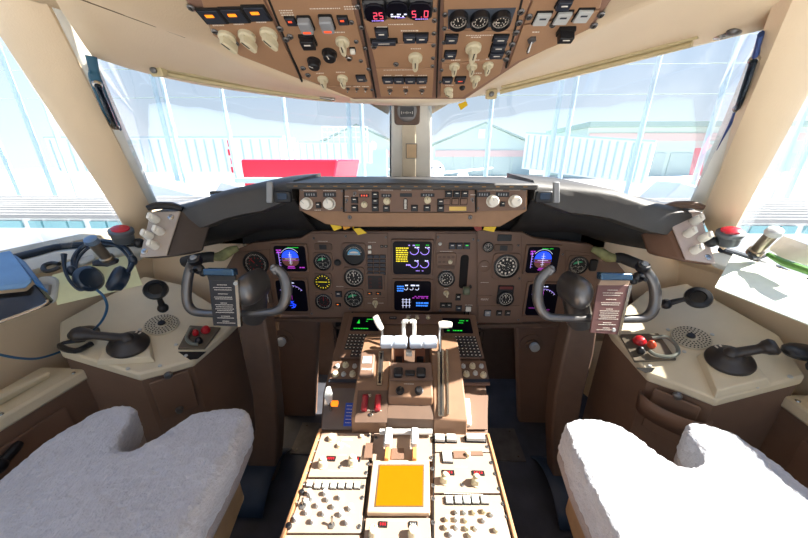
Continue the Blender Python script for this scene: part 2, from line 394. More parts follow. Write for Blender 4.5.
def eicas2(g, w, h):
    words(g, -w*.42, h*.36, -w*.26, h*.14, 3, 6, 1)
    for x in (-.18, -.03, .12): arc(g, x*w, .26*h, w*.045, 1.9, 5.2, w*.014, 4, 8); words(g, (x-.02)*w, .4*h, (x+.06)*w, .32*h, 1, 4)
    g.c = 4
    for x in (-.26, -.17, -.08): g.box((x*w, -.24*h, 0), (w*.014, h*.32, .0003))
    for y in (-.12, -.2, -.32): g.box((-.17*w, y*h, 0), (w*.24, h*.012, .0003))
    words(g, w*.1, -h*.18, w*.4, -h*.36, 2, 6, 1); words(g, w*.0, h*.02, w*.4, -h*.08, 2, 7, .6)
def cdu_draw(g, w, h):
    words(g, -w*.38, -h*.30, w*.1, -h*.40, 1, 8, .9); words(g, w*.02, h*.36, w*.4, h*.26, 1, 8, .9)
    g.c = 8; g.prism([(-w*.3, -h*.0), (-w*.2, 0), (-w*.25, h*.3)], 0, .0003); words(g, w*.0, h*.2, w*.3, h*.12, 1, 8, .7)

# ============================================================ SETTING
# floor
g = G(); g.prism([(-1.35, -.8), (1.35, -.8), (1.35, 1.75), (-1.35, 1.75)], -.06, 0)
st('floor', g, M('dark_blue_grey_floor', '3b3d44', .6, noise=.25, scale=12, bump=.2))
# forward bulkhead below and behind the panel
g = G(); g.box((0, 1.62, .45), (2.5, .04, 1.2)); st('wall_front', g, BROWND)
# side walls: from floor to window sill, curved sections
def side_wall(s, name):
    g = G(); rows = []
    for y in (-.35, .1, .5, .8, 1.1, 1.35, 1.6):
        k = 1 if y < 1.05 else 1-(y-1.05)*.28
        rows.append([(s*x*k, y, z-(.07 if s > 0 and z > 1 else 0)) for x, z in ((1.22, 0), (1.25, .35), (1.245, .66), (1.235, .78), (1.20, .93), (1.155, 1.03), (1.15, 1.065), (1.17, 1.075))])
    g.grid(rows); return st(name, g, BEIGE, solid=.02)
side_wall(-1, 'wall_left'); side_wall(1, 'wall_right')
for s_, nm in ((-1, 'wall_left'), (1, 'wall_right')):   # closed corner between side lining and glareshield end
    g = G(); P_ = [(s_*x, y) for x, y in ((1.06, 1.13), (1.02, 1.20), (.94, 1.31), (.80, 1.42))]; g.grid([[(x, y, .98) for x, y in P_], [(x, y, 1.10) for x, y in P_], [(x*.99, y, 1.15) for x, y in P_]]); st(nm, g, BEIGE, solid=.015)
    g = G(); g.box((s_*.93, 1.235, .82), (.44, .02, .56)); st('wall_front', g, BEIGE)
SL = [dd(132, 240, 1.05), on(2, 1.07, 60, 246), on(2, 1.07, 0, 260)]
def cs(P, n=6):
    out = []
    for i in range(len(P)-1):
        a, b, c, d = P[max(i-1, 0)], P[i], P[i+1], P[min(i+2, len(P)-1)]
        for k in range(n):
            t = k/n; out.append(.5*((2*b)+(c-a)*t+(2*a-5*b+4*c-d)*t*t+(3*b-a-3*c+d)*t**3))
    out.append(P[-1]); return out
for s_, nm in ((-1, 'wall_left'), (1, 'wall_right')):
    g = G(); g.box((s_*1.18, -.5, .95), (.03, .6, 1.9)); st(nm, g, BEIGE)
g = G(); g.box((0, -.5, 1.78), (2.3, .56, .03)); st('ceiling', g, BEIGE)
# window frames ------------------------------------------------
TOPL = [dd(92, 55, .70), dd(140, 70, .80), dd(200, 83, .92), dd(260, 92, 1.0), dd(320, 99, 1.06), dd(392, 103, 1.12)]
TOPR = [dd(774, 24, .592), dd(705, 41, .70), dd(640, 58, .80), dd(560, 78, .94), dd(500, 90, 1.02), dd(428, 103, 1.12)]
BOTL = [dd(155, 207, 1.06), dd(240, 190, 1.25), dd(320, 188, 1.36), dd(390, 188, 1.42)]
BOTR = [dd(688, 207, 1.0), dd(590, 190, 1.2), dd(500, 188, 1.33), dd(428, 188, 1.42)]
def resample(P, n):
    P = cs([V(p) for p in P], 8); L = [0]
    for a, b in zip(P, P[1:]): L.append(L[-1]+(b-a).length)
    out = []
    for i in range(n):
        t = L[-1]*i/(n-1); k = max(j for j in range(len(L)) if L[j] <= t+1e-9); k = min(k, len(P)-2)
        f = (t-L[k])/max(1e-9, L[k+1]-L[k]); out.append(P[k].lerp(P[k+1], f))
    return out
def pane(name, top, bot, label=None):
    A = resample(top, 10); B = resample(bot, 10); rows = [A, [a.lerp(b, .5) for a, b in zip(A, B)], B]
    g = G(); g.grid(rows); return st(name, g, GLASS, solid=.012)
pane('window_1', TOPL, BOTL); pane('window_2', TOPR, BOTR)
SWTL = [dd(12, 54, .70), dd(-45, 20, .58), V((-.84, .1, 1.62))]
SWBL = [dd(132, 244, 1.05), on(2, 1.06, 60, 247), on(2, 1.06, 0, 261), V((-1.17, .1, 1.06))]
SWTR = [dd(812, -2, .50), V((.80, .42, 1.66)), V((.80, .1, 1.66))]
SWBR = [dd(725, 250, .98), on(2, 1.0, 762, 266)+V((.04, 0, 0)), on(2, 1.0, 808, 288)+V((.06, 0, 0)), V((1.14, .1, 1.0))]
# right side window top: pillar edge runs from (716,250) up past (808,75)
SWTR = [dd(830, 55, .64), dd(870, 20, .57), V((.88, .1, 1.64))]
pane('window_3', SWTL, SWBL); pane('window_4', SWTR, SWBR)
# pillars
def pillar(name, A0, A1, B0, B1, off, mat=BEIGE):
    # A: outboard edge (top,bottom), B: inboard edge; rounded face bulging towards the cabin
    g = G(); rows = []
    for i in range(13):
        t = i/12; a = A0.lerp(A1, t); b = B0.lerp(B1, t); row = []
        n = (b-a).cross(A1-A0).normalized()
        if n.dot(CAM-a) < 0: n = -n
        for k in range(9):
            u = k/8; row.append(a.lerp(b, u)+n*off*math.sin(pi*u)**.5)
        for k in range(4, -1, -1): row.append(a.lerp(b, k/4)-n*.03)
        rows.append(row)
    g.loft(rows); return st(name, g, mat)
pillar('trim_1', dd(-29, -8, .60), dd(138, 246, 1.03), dd(41, -8, .60), dd(152, 210, 1.03), .012)
pillar('trim_2', dd(893, -60, .50), dd(723, 250, .97), dd(818, -60, .47), dd(702, 213, .98), .012)
# pale reveals between pillar face and glass
pillar('trim_3', dd(30, -40, .568), dd(150, 210, 1.05), dd(53, -40, .59), dd(159, 206, 1.08), .004, REVEAL)
pillar('trim_4', dd(804, -40, .51), dd(703, 212, 1.0), dd(789, -40, .542), dd(688, 206, 1.02), .004, REVEAL)
# centre post
g = G(); A = [on(1, 1.27, 391, 96), on(1, 1.27, 432, 96)]; B = [on(1, 1.40, 391, 190), on(1, 1.40, 431, 190)]
n = V((0, .05, 0))
g.loft([[A[0], A[1], A[1]+n, A[0]+n], [B[0], B[1], B[1]+n, B[0]+n]]); o = st('trim_5', g, M('lit_post_white', 'f0ece2', .5, noise=.02), bevel=.008)  # near-white colour carries the light falling on the post
g = G(); g.cyl(A[0]+V((-.002, .01, 0)), B[0]+V((-.002, .01, 0)), .004, n=8); st('trim_13', g, BLACK)
g = G(); A2 = [on(1, 1.245, 402, 98), on(1, 1.245, 416, 98)]; B2 = [on(1, 1.375, 402, 190), on(1, 1.375, 416, 190)]
n = V((0, .04, 0)); g.loft([[A2[0], A2[1], A2[1]+n, A2[0]+n], [B2[0], B2[1], B2[1]+n, B2[0]+n]]); st('trim_6', g, CREAM, bevel=.005)
# headliner left and right: lofted from window top edge up to overhead panel border
OO = PN((0, .84, 1.48), (0, -.087, -.25))      # overhead plane, facing down and aft
def headliner(s, TOP, name, mids, edge):
    n = 14; R0 = resample(TOP, n)
    rows = [[p+V((0, .02, .0)) for p in R0], R0]
    for m in mids: rows.append(resample(m, n))
    rows.append(resample(edge, n)); g = G(); g.grid(rows); return st(name, g, BEIGE, solid=.008)
ML1 = [dd(84, 44, .66), dd(140, 63, .77), dd(200, 76, .885), dd(260, 87, .955), dd(320, 96, 1.02), dd(385, 101, 1.06)]
ML2 = [dd(62, 10, .57), dd(130, 40, .67), dd(195, 62, .76), dd(238, 75, .82), dd(310, 91, .89), dd(378, 100, .95)]
ML3 = [dd(50, -12, .55), dd(138, 20, .60), dd(207, 45, .68), dd(236, 62, .70), dd(300, 86, .77), dd(372, 100, .86)]
EL = [OO.hit(165, -40), OO.hit(183, -2), OO.hit(210, 26), OO.hit(231, 50), OO.hit(290, 76), OO.hit(358, 101)]
EL = [p+V((0, 0, .004)) for p in EL]
headliner(-1, TOPL, 'ceiling', [ML1, ML2, ML3], EL)
MR1 = [dd(780, 12, .575), dd(700, 36, .68), dd(640, 51, .77), dd(560, 71, .90), dd(500, 86, .97), dd(432, 101, 1.06)]
MR2 = [dd(800, -24, .50), dd(712, 8, .58), dd(640, 30, .66), dd(560, 58, .76), dd(505, 76, .84), dd(440, 100, .95)]
MR3 = [dd(815, -60, .47), dd(700, -20, .52), dd(640, 8, .56), dd(592, 32, .61), dd(520, 70, .72), dd(452, 100, .84)]
ER = [OO.hit(628, -40), OO.hit(611, -2), OO.hit(601, 14), OO.hit(591, 28), OO.hit(520, 63), OO.hit(460, 101)]
ER = [p+V((0, 0, .004)) for p in ER]
headliner(1, TOPR, 'ceiling', [MR1, MR2, MR3], ER)
def creaseline(P, nm):  # thin brown tube draws the shade line of a headliner crease
    P = [CAM+(p-CAM)*.985 for p in cs(P, 6)]; g = G(); g.tube(P, .0016, 6, 0); st(nm, g, M('brown_crease_line', '6b563e', .8))
creaseline(ML3[:3], 'trim_14'); creaseline(MR3[1:4], 'trim_15')
# centre web above the post
g = G(); g.grid([[OO.hit(350, 99), OO.hit(404, 99), OO.hit(466, 99)], [dd(372, 103, .88), dd(404, 104, .88), dd(446, 103, .88)],
                 [dd(384, 104, 1.02), dd(410, 105, 1.02), dd(436, 104, 1.02)], [dd(386, 100, 1.16), dd(410, 100, 1.16), dd(434, 100, 1.16)]])
st('ceiling', g, CREAM, solid=.008)
# roof skin above the headliner, back over the seats
g = G(); rows = []
for y, zt in ((-.35, 1.80), (.2, 1.78), (.6, 1.72), (.9, 1.66), (1.25, 1.60), (1.33, 1.56)):
    k = 1 if y < .5 else 1-(y-.5)*1.1
    rows.append([(-1.0*k, y, zt-.06), (-.8*k, y, zt-.01), (-.4*k, y, zt), (0, y, zt), (.4*k, y, zt), (.8*k, y, zt-.01), (1.0*k, y, zt-.06)])
g.grid(rows); st('ceiling', g, BEIGE, solid=.01)
# window-top rails (pale metal strips with a groove)
for P0, nm in (([dd(168, 74, .83), dd(215, 83, .90), dd(265, 91, .97), dd(332, 99.5, 1.02)], 'trim_7'), ([dd(692, 44, .69), dd(640, 57, .77), dd(560, 77, .90), dd(500, 92, .97)], 'trim_8')):
    P = cs(P0, 5); g = G(); g.tube(P, .007, 8, 0); g.tube([p+V((0, -.012, .010)) for p in P], .005, 8, 0); st(nm, g, STRUT)
# side window sills with black seals
for s, SW, nm in ((-1, SWBL, 'trim_9'), (1, SWBR, 'trim_10')):
    g = G(); g.tube([p+V((-s*.012, 0, .002)) for p in cs(SW, 4)], .011, 10, 1); st(nm, g, M('black_window_seal', '1a2430', .5))
    R = resample(SW, 10); g = G(); g.grid([[p+V((s*.03, 0, -.004)) for p in R], [p+V((-s*.03, 0, -.012)) for p in R], [p+V((-s*.045, -.0, -.035)) for p in R], [p+V((-s*.01, 0, -.06)) for p in R]])
    st('trim_11' if s < 0 else 'trim_12', g, REVEAL, solid=.006)

# ============================================================ EXTERIOR (seen through the windows)
GZ = -4.4
XW = M('white_painted_steel', 'f0f3f5', .6, noise=.02); XG = M('hazed_green_cladding', 'c9dad5', .7, noise=.04, stretch=(1, 1, .1)); XGD = M('green_grey_roofing', 'a5bbb4', .7)  # steel, cladding and roof colours lightened to imitate haze over shaded fronts
XC = M('apron_concrete', 'b4b3b0', .9, noise=.06, scale=.3); XB = M('teal_window_glass', '7fb6bf', .15); XR = M('red_truck_body', 'e8203c', .4, noise=.03)
XP = M('hazed_blue_pole', 'c3dae4', .5); XS = M('grey_ribbed_roofing', 'a19f9c', .8); XK = M('dark_window_strip', '4a5560', .3)  # pole blue paled in colour for haze
g = G(); g.box((0, 140, GZ-.1), (500, 320, .2)); st('ground', g, XC)
def xpt(px, py, y): return on(1, y, px, py)
# low terminal block ahead of the nose
t = thing('terminal_building', 'low white terminal block with grey ribbed roof and teal window strip', 'building', (0, 12, GZ))
g = G(); g.box((0, 14.9, (GZ-.95)/2), (70, 5.6, -.95-GZ)); W(t, g); add('wall', g, XW, t)
g = G(); g.box((0, 14.9, -.86), (70.6, 6.2, .16)); W(t, g); add('roof', g, XS, t)
g = G()
for k in range(9): g.box((0, 12.0+k*.68, -.73), (70.4, .12, .10))
W(t, g); add('roof_rib', g, M('pale_roof_rib', 'bcbab6', .8), t)
for k in range(12):
    for dx, w_ in ((0, .55), (.88, 1.0), (1.78, .6), (2.75, .68), (3.68, 1.0)):
        x = -25.6+k*4.8+dx; g = G(); g.box((x, 12.05, -1.24), (w_, .08, .30)); W(t, g); add('window', g, XB, t)
# perimeter poles: bare screen posts without lamps
poles = [(150, 75, 183, 195), (158, 75, 191, 195), (217, 80, 237, 165), (281, 92, 292, 165), (348, 100, 352, 180), (361, 100, 364, 180), (491, 100, 486, 180), (560, 80, 551, 165),
         (575, 78, 564, 165), (655, 55, 638, 165), (733, 40, 705, 165), (22, 125, 70, 215), (44, 118, 88, 205), (-22, 95, 22, 200), (800, 100, 772, 215), (813, 110, 790, 215)]
for i, (x0, y0, x1, y1) in enumerate(poles):
    p = xpt((x0+x1)/2, (y0+y1)/2, 24); g = G(); R_ = .17
    g.lathe([(R_*1.8, 0), (R_*1.8, .12), (R_, .14), (R_*.9, 17)], 12)
    add('perimeter_pole', g, XP, None, Matrix.Translation((p.x, 24, GZ)), label='slim pale pole in the row beyond the terminal roof', cat='pole', group='pale poles beyond the windscreen')
for k, z in enumerate((5.6, 7.4, 9.0, 11.5)):
    g = G(); g.cyl((-45, 24.3, z), (45, 24.3, z), .025, n=6)
    wadd('cable', g, XGD, label='thin dark cable strung level between the pale poles', cat='cable', group='cables between the poles')
# jet bridges
def jetbridge(x0, y0, x1, y1, z0, hgt, wd, label, n, st_=0):
    t = thing('jet_bridge', label, 'jet bridge', ((x0+x1)/2, (y0+y1)/2, GZ))
    a = V((x0, y0, z0)); b = V((x1, y1, z0+st_)); d = (b-a); L = d.length; d.normalize(); s_ = V((d.y, -d.x, 0)).normalized()
    if s_.y > 0: s_ = -s_
    g = G(); g.solidquad([a-s_*wd/2, a+s_*wd/2, a+s_*wd/2+V((0, 0, hgt)), a-s_*wd/2+V((0, 0, hgt))], b-a); W(t, g); add('tunnel', g, XW, t)
    g = G()
    for k in range(n): 
        p = a+d*L*(k+.5)/n+s_*wd/2; g.box((p.x, p.y-.03, p.z+hgt/2+st_*0), (.10, .12, hgt*.92))
    W(t, g); add('rib', g, XP, t)
    g = G(); g.solidquad([a+s_*(wd/2+.08)+V((0, 0, hgt)), a-s_*wd/2+V((0, 0, hgt)), a-s_*wd/2+V((0, 0, hgt+.14)), a+s_*(wd/2+.08)+V((0, 0, hgt+.14))], b-a); W(t, g); add('roof', g, XP, t)
    for q in (.2, .8):
        p = a+d*L*q; g = G(); g.cyl((p.x, p.y, GZ), (p.x, p.y, p.z), .3); W(t, g); add('support_column', g, XW, t)
    return t
jb = jetbridge(-36, 32, -12.5, 32, .1, 3.2, 3, 'long white ribbed jet bridge with red striped band at left', 26)
g = G()
sx0 = xpt(231, 160, 30.3).x
for k in range(4): g.box((sx0+.12*(k % 2), 30.35, .0+k*.8+.4), (.32, .1, .55))
W(jb, g); add('warning_stripe', g, XR, jb)
jb = jetbridge(-12.4, 33, -4.2, 33, 1.0, 1.9, 3, 'white jet bridge end with railed platform behind the red truck', 12)
g = G()
for k in range(9): g.cyl((-9+k*.55, 31.4, 2.9), (-9+k*.55, 31.4, 4.3), .04, n=6)
for z in (3.4, 3.85, 4.3): g.cyl((-9, 31.4, z), (-4.6, 31.4, z), .04, n=6)
W(jb, g); add('railing', g, XW, jb)
g = G(); g.box((-4.4, 31.8, .6), (3.2, .5, 3.4)); W(jb, g); add('end_cab', g, XP, jb)
jetbridge(19.5, 27, 11.5, 33, -.6, 3.2, 3, 'big white slanting jet bridge over the right glareshield', 18, 1.1)
# hangars
def hangar(x0, x1, y, zb, ze, zr, label, gable=True):
    t = thing('hangar', label, 'hangar', ((x0+x1)/2, y, GZ)); xm = (x0+x1)/2
    g = G(); poly = [(x0, zb), (x1, zb), (x1, ze)]+([(xm, zr)] if gable else [])+[(x0, ze)]
    g.solidquad([(x, y, z) for x, z in poly], (0, 30, 0)); W(t, g); add('wall', g, XG, t)
    g = G()
    if gable:
        for a, b in (((x0-1, ze-.2), (xm, zr)), ((xm, zr), (x1+1, ze-.2))): g.solidquad([(a[0], y-1, a[1]), (b[0], y-1, b[1]), (b[0], y-1, b[1]+.6), (a[0], y-1, a[1]+.6)], (0, 32, 0))
    else: g.box((xm, y+14, ze+.5), (x1-x0+2, 33, 1.4))
    W(t, g); add('roof', g, XGD, t)
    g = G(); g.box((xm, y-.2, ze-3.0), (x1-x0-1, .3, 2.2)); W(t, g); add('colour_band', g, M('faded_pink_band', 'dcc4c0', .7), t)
    g = G()
    for k in range(5): g.box((x0+(x1-x0)*(k+.5)/5, y-.15, GZ+4), ((x1-x0)/5.6, .2, 7.5)); 
    W(t, g); add('hangar_door', g, M('grey_green_door', 'bccdca', .7), t)
    return t
h1 = hangar(7, 43, 120, GZ, 6.5, 13.5, 'pale green gabled hangar with faded pink band dead ahead')
g = G(); g.box((24, 119.6, 10.2), (2.4, .2, 3.0)); W(h1, g); add('vent_panel', g, XW, h1)
hangar(-37, -6, 120, GZ, 6.5, 13.0, 'pale green gabled hangar left of the centre post')
hangar(54, 120, 105, GZ, 11.0, 12, 'flat roofed grey green hangar at far right', False)
# airliner parked ahead
t = thing('airliner', 'white parked airliner nose just right of the centre post', 'aeroplane', (3, 75, GZ))
g = G(); rings = []
for y, r, dz in ((66, .15, -.5), (66.4, .7, -.4), (67.5, 1.35, -.2), (69.5, 1.9, 0), (73, 2.2, .1), (95, 2.2, .1)):
    rings.append([(4.4+(y-66)*.02+r*math.cos(2*pi*i/24), y, -1.2+dz+r*math.sin(2*pi*i/24)) for i in range(24)])
g.loft(rings); W(t, g); add('fuselage', g, XW, t)
g = G()
for k in range(4): g.box((4.4-1.1+k*.72, 68.0, -.2+.0*k), (.52, 1.1, .42))
W(t, g); add('cockpit_window', g, XK, t)
g = G(); g.solidquad([(6, 80, -2.2), (22, 90, -1.0), (22, 92, -1.0), (6, 88, -2.2)], (0, 0, .35)); g.solidquad([(3, 80, -2.2), (-13, 90, -1.0), (-13, 92, -1.0), (3, 88, -2.2)], (0, 0, .35)); W(t, g); add('wing', g, XW, t)
g = G(); g.T = g.frame((12, 78, -2.5), (0, 1, 0)); g.lathe([(1.1, 0), (1.25, .5), (1.2, 2.5), (.7, 4)], 20); g.T = Matrix.Identity(4); W(t, g); add('engine', g, XW, t)
g = G(); g.box((4.6, 72, (GZ-3)/2+.0), (.25, .25, -GZ-2.2+0)); g.cyl((4.3, 72, GZ+.4), (4.9, 72, GZ+.4), .4); W(t, g); add('nose_gear', g, XG, t)
t = thing('airliner_tail', 'red aircraft tail fin standing by the right hangar', 'aircraft tail', (75, 82, GZ))
p0 = xpt(690, 178, 82); p1 = xpt(700, 148, 82)
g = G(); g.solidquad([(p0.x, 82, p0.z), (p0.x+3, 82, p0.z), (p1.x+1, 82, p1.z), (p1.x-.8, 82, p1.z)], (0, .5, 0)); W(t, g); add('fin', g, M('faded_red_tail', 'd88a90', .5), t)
g = G(); g.T = g.frame((p0.x-14, 82.2, p0.z-1.9), (1, 0, .05)); g.lathe([(1.9, 0), (1.9, 14), (.7, 22)], 16); g.T = Matrix.Identity(4); W(t, g); add('tail_cone', g, XW, t)
# red catering truck just under the nose
t = thing('catering_truck', 'bright red high-loader truck body showing above the glareshield', 'truck', (-2.3, 9, GZ))
tl, tr, br, bl = xpt(240, 158, 7.2), xpt(338, 161, 7.2), xpt(331, 183, 7.2), xpt(241, 192, 7.2)
tl.z = tr.z = (tl.z+tr.z)/2
g = G(); b0 = V((bl.x, 7.2, -2.6)); b1 = V((br.x, 7.2, -2.6)); br.z = min(br.z, bl.z)
g.solidquad([b0, b1, br, tr, tl], (0, 2.9, 0)); W(t, g); add('cargo_body', g, XR, t, bevel=.04)
g = G(); q0 = xpt(244, 180, 7.0); g.box(((b0.x+b1.x)/2+.1, 6.95, q0.z), (b1.x-b0.x-.15, .5, .10)); W(t, g); add('front_platform', g, XP, t)
g = G(); g.box(((b0.x+b1.x)/2, 8.6, -3.2), (2.0, 3.2, .5)); g.box(((b0.x+b1.x)/2, 10.6, -3.0), (2.1, .9, 2.0)); W(t, g); add('chassis', g, XK, t)
for sx_ in (b0.x+.2, b1.x-.2):
    for y in (7.9, 10.6):
        g = G(); g.cyl((sx_-.15, y, GZ+.45), (sx_+.15, y, GZ+.45), .45, n=20); W(t, g); add('wheel', g, BLACK, t)
# white vans behind the terminal roof
def van(x, y, s_, label):
    t = thing('van', label, 'van', (x, y, GZ)); z = GZ+.5
    g = G(); g.solidquad([(x-2.6*s_, y, z), (x+2.6*s_, y, z), (x+2.6*s_, y, z+2.9), (x-1.4*s_, y, z+3.9), (x-2.4*s_, y, z+2.7), (x-2.6*s_, y, z+1.6)], (0, 2.2, 0)); W(t, g); add('van_body', g, XW, t, bevel=.1)
    g = G(); g.box((x-1.7*s_, y-.03, z+2.5), (.9, .05, .7)); W(t, g); add('side_window', g, XB, t)
    for q in (-1.6, 1.6): g = G(); g.cyl((x+q, y-.1, GZ+.45), (x+q, y+.2, GZ+.45), .45, n=18); W(t, g); add('wheel', g, BLACK, t)
van(-17, 20.5, 1, 'white van with slanted windscreen beyond the roof at left'); van(-11.6, 20.5, 1, 'white van parked nearest the left windscreen pillar'); van(18.5, 20.5, 1, 'white van beyond the roof, outside the right side window')
g = G()

# ============================================================ OVERHEAD PANEL
ov = thing('overhead_panel', 'tan overhead switch panel with ivory selectors above the windscreen', 'overhead panel', (0, .6, 1.48))
g = OO.quad([(179, -45), (186, 0), (232, 50), (354, 99), (465, 99), (520, 62), (591, 28), (611, 0), (622, -45)], -.012, 0)
wadd('backing_plate', g, M('dark_tan_panel_edge', '8b6a58', .55), ov)
def plate(P, par, pts, h0=0, h1=.004, m=BROWN2, nm='module_plate'):
    g = P.quad(pts, h0, h1); return wadd(nm, g, m, par, bevel=.0012)
for q in ([(196, -20), (205, 10), (213, 33), (240, 54), (301, 78), (264, 0), (255, -20)], [(258, -20), (267, 0), (303, 77), (322, 84), (372, 84), (352, 0), (348, -20)],
          [(359, -20), (361, 1), (363, 16), (437, 15), (438, -20)], [(363, 17), (371, 42), (436, 40), (437, 16)], [(371, 43), (376, 66), (434, 66), (436, 41)], [(376, 67), (381, 95), (432, 96), (434, 67)],
          [(323, 85), (350, 96), (373, 96), (371, 85)], [(443, -20), (444, 28), (519, 28), (530, 0), (532, -20)], [(444, 29), (442, 62), (505, 56), (519, 29)], [(442, 63), (440, 96), (462, 96), (500, 72), (505, 57)],
          [(523, 24), (508, 66), (518, 59), (560, 42), (588, 27), (600, 8), (540, 22)], [(534, -20), (532, 0), (524, 22), (600, 6), (606, -20)]):
    plate(OO, ov, q)
H = .004
for a_, b_ in (((354.5, -20), (376, 96)), ((440, -20), (436.5, 96)), ((262, -20), (302, 80)), ((526, -20), (506, 66))):
    u0, v0 = OO.uv(*a_); u1, v1 = OO.uv(*b_); L = math.hypot(u1-u0, v1-v0); g = G(); g.T = OO.muv((u0+u1)/2, (v0+v1)/2, .003, math.atan2(v1-v0, u1-u0)); g.box((0, 0, 0), (L, .0035, .004)); wadd('module_seam', g, SEAM, ov)
for i, (x, y) in enumerate(((212, 13), (234.5, 12), (257, 10))): annun(OO, x, y, 34, 27, ov, H, AMBER)
for x, y in ((227, 34), (247, 33), (268.6, 31)): selector(OO, x, y, 30, .35, ov, H)
OO.line([(205, 0), (215, 6), (232, 30), (240, 38)]); OO.line([(238, 0), (242, 10), (256, 28), (262, 36)])
def guard(P, px, py, par, h):
    def b(g):
        g.rbox(0, 0, .024, .030, 0, .004, .003, .001); g.c = 1; g.rbox(0, .001, .021, .026, .004, .014, .003, .002); g.c = 2; g.box((0, -.005, .0145), (.013, .004, .0006)); g.c = 0
    item('guarded_switch', P, px, py, ('guard',), b, [SEAM, GREY, M('red_orange_legend', 'ff5a30', .4, emit=.6)], par, h)
guard(OO, 306, 20, ov, H); guard(OO, 327, 19, ov, H); annun(OO, 291, 18, 16, 16, ov, H, M('red_orange_legend', 'ff5a30', .4)); annun(OO, 343, 17, 16, 16, ov, H, M('red_orange_legend', 'ff5a30', .4))
button(OO, 308, 37, 26, 22, ov, H, z=.014); rknob(OO, 314, 59, 24, 1.1, ov, H, BLACK, cap=PRINT); rknob(OO, 329.5, 51, 26, .9, ov, H, BLACK, cap=PRINT)
selector(OO, 342.5, 39, 26, 0, ov, H); button(OO, 352.7, 47, 10, 10, ov, H, m=WHITE); rknob(OO, 349, 55, 12, .8, ov, H, METAL)
for x, y in ((323, 77), (342.5, 76)): selector(OO, x, y, 24, 0, ov, H)
button(OO, 361, 75, 20, 15, ov, H, m=NAVY)
for x, y in ((348, 87), (357, 87), (365.7, 87)): toggle(OO, x, y, 9, ov, H, .5)
def digs(s_):
    seg = {'2': 'abged', '5': 'afgcd', '0': 'abcdef', '1': 'bc'}
    def f(g, w, h):
        g.c = 9; x = w*.32-len(s_)*0
        for i, ch in enumerate(reversed(s_)):
            cx = w*.28-i*w*.27; sw, sh = w*.16, h*.17; cy = -h*.08
            if ch == '.': g.box((cx+w*.06, cy-sh, 0), (w*.04, w*.04, .0004)); continue
            for q in seg[ch]:
                dx, dy, vert = {'a': (0, 1, 0), 'b': (.5, .5, 1), 'c': (.5, -.5, 1), 'd': (0, -1, 0), 'e': (-.5, -.5, 1), 'f': (-.5, .5, 1), 'g': (0, 0, 0)}[q]
                g.box((cx+dx*sw, cy+dy*sh, 0), (w*.035, sh, .0004) if vert else (sw, h*.035, .0004))
        words(g, -w*.2, -h*.33, w*.35, -h*.40, 1, 3)
    return f
disp(OO, 375, 4, 34, 34, digs('25'), ov, H, pad=2, bez=BLACK, name='temperature_readout'); disp(OO, 397, 1, 34, 32, lambda g, w, h: (words(g, -w*.3, -h*.1, w*.4, -h*.35, 2, 4), digs('')(g, w, h)), ov, H, pad=2, bez=BLACK, name='temperature_readout')
disp(OO, 420, 2, 36, 34, digs('5.0'), ov, H, pad=2, bez=BLACK, name='temperature_readout')
button(OO, 381.6, 29, 22, 18, ov, H, m=NAVY); button(OO, 384, 38, 46, 10, ov, H, m=NAVY); button(OO, 409.5, 34, 22, 17, ov, H, m=NAVY, text=.03); button(OO, 421.8, 34, 22, 17, ov, H, m=NAVY)
selector(OO, 415.4, 55, 28, 0, ov, H)
for x in (388, 399, 410.4, 421.6): button(OO, x, 77, 24, 16, ov, H, m=NAVY, text=.016)
for x in (390, 405.8, 422): toggle(OO, x, 88.5, 12, ov, H, .6)
g = OO.quad([(448, 7), (448, 26), (510, 23), (516, 5)], .004, .0055); wadd('gauge_fascia', g, M('blue_grey_fascia', '474f5a', .5), ov)
for x, nd in ((458.6, .3), (480, -.2), (501, 1.6)): gauge(OO, x, 14.5, 30, 'std', ov, .0055, False, 'temperature_gauge', needle=nd)
for x, y in ((451.5, 35), (450.4, 51)): button(OO, x, y, 22, 16, ov, H, m=NAVY)
for x, y in ((500.6, 35), (498.5, 43.5), (496.5, 51)): button(OO, x, y, 26, 15, ov, H, m=NAVY)
selector(OO, 473.4, 45, 30, 0, ov, H)
for x, y in ((454.5, 64), (472, 64), (488, 63)): selector(OO, x, y, 22, 0, ov, H)
button(OO, 447.4, 77, 22, 16, ov, H, m=NAVY); button(OO, 460.3, 76.7, 22, 16, ov, H, m=NAVY, legend=M('red_orange_legend', 'ff5a30', .4)); selector(OO, 475.4, 76.5, 22, 0, ov, H); selector(OO, 448.4, 88, 22, .8, ov, H); rknob(OO, 462.3, 85.5, 12, .7, ov, H, BLACK)
OO.text(480, 33, .05, H); OO.text(400, 22, .04, H); OO.text(325, 6, .05, H); OO.text(400, 68, .07, H); OO.text(285, 8, .02, H, 3); OO.text(350, 4, .02, H, 2)
OO.line([(372, 24), (372, 42)]); OO.line([(377, 24), (387, 24), (388, 34), (377, 35), (377, 24)], .0012, H+.001)
toggle(OO, 532, 37, 16, ov, H, -1.1)
for x, y in ((542, 15), (562.4, 14), (583, 12)): button(OO, x, y, 24, 24, ov, H, m=LGREY, z=.006, legend=NAVY)
button(OO, 566, 27.5, 26, 14, ov, H, z=.02); button(OO, 564, 0, 22, 16, ov, H, m=NAVY)
for i in range(9):
    t_ = i/8
    fastener(OO, 358+t_*14-3*0, 4+t_*84, ov, H) if i % 2 == 0 else None
    fastener(OO, 349+t_*19, 10+t_*78, ov, H) if i % 2 else None
for x, y in ((434.5, 7), (434.5, 18), (434, 31), (433.5, 43), (433, 56), (432.5, 64), (445, 12), (444.5, 26), (444, 40), (443, 58), (441.5, 68), (440.5, 80)): fastener(OO, x, y, ov, H)
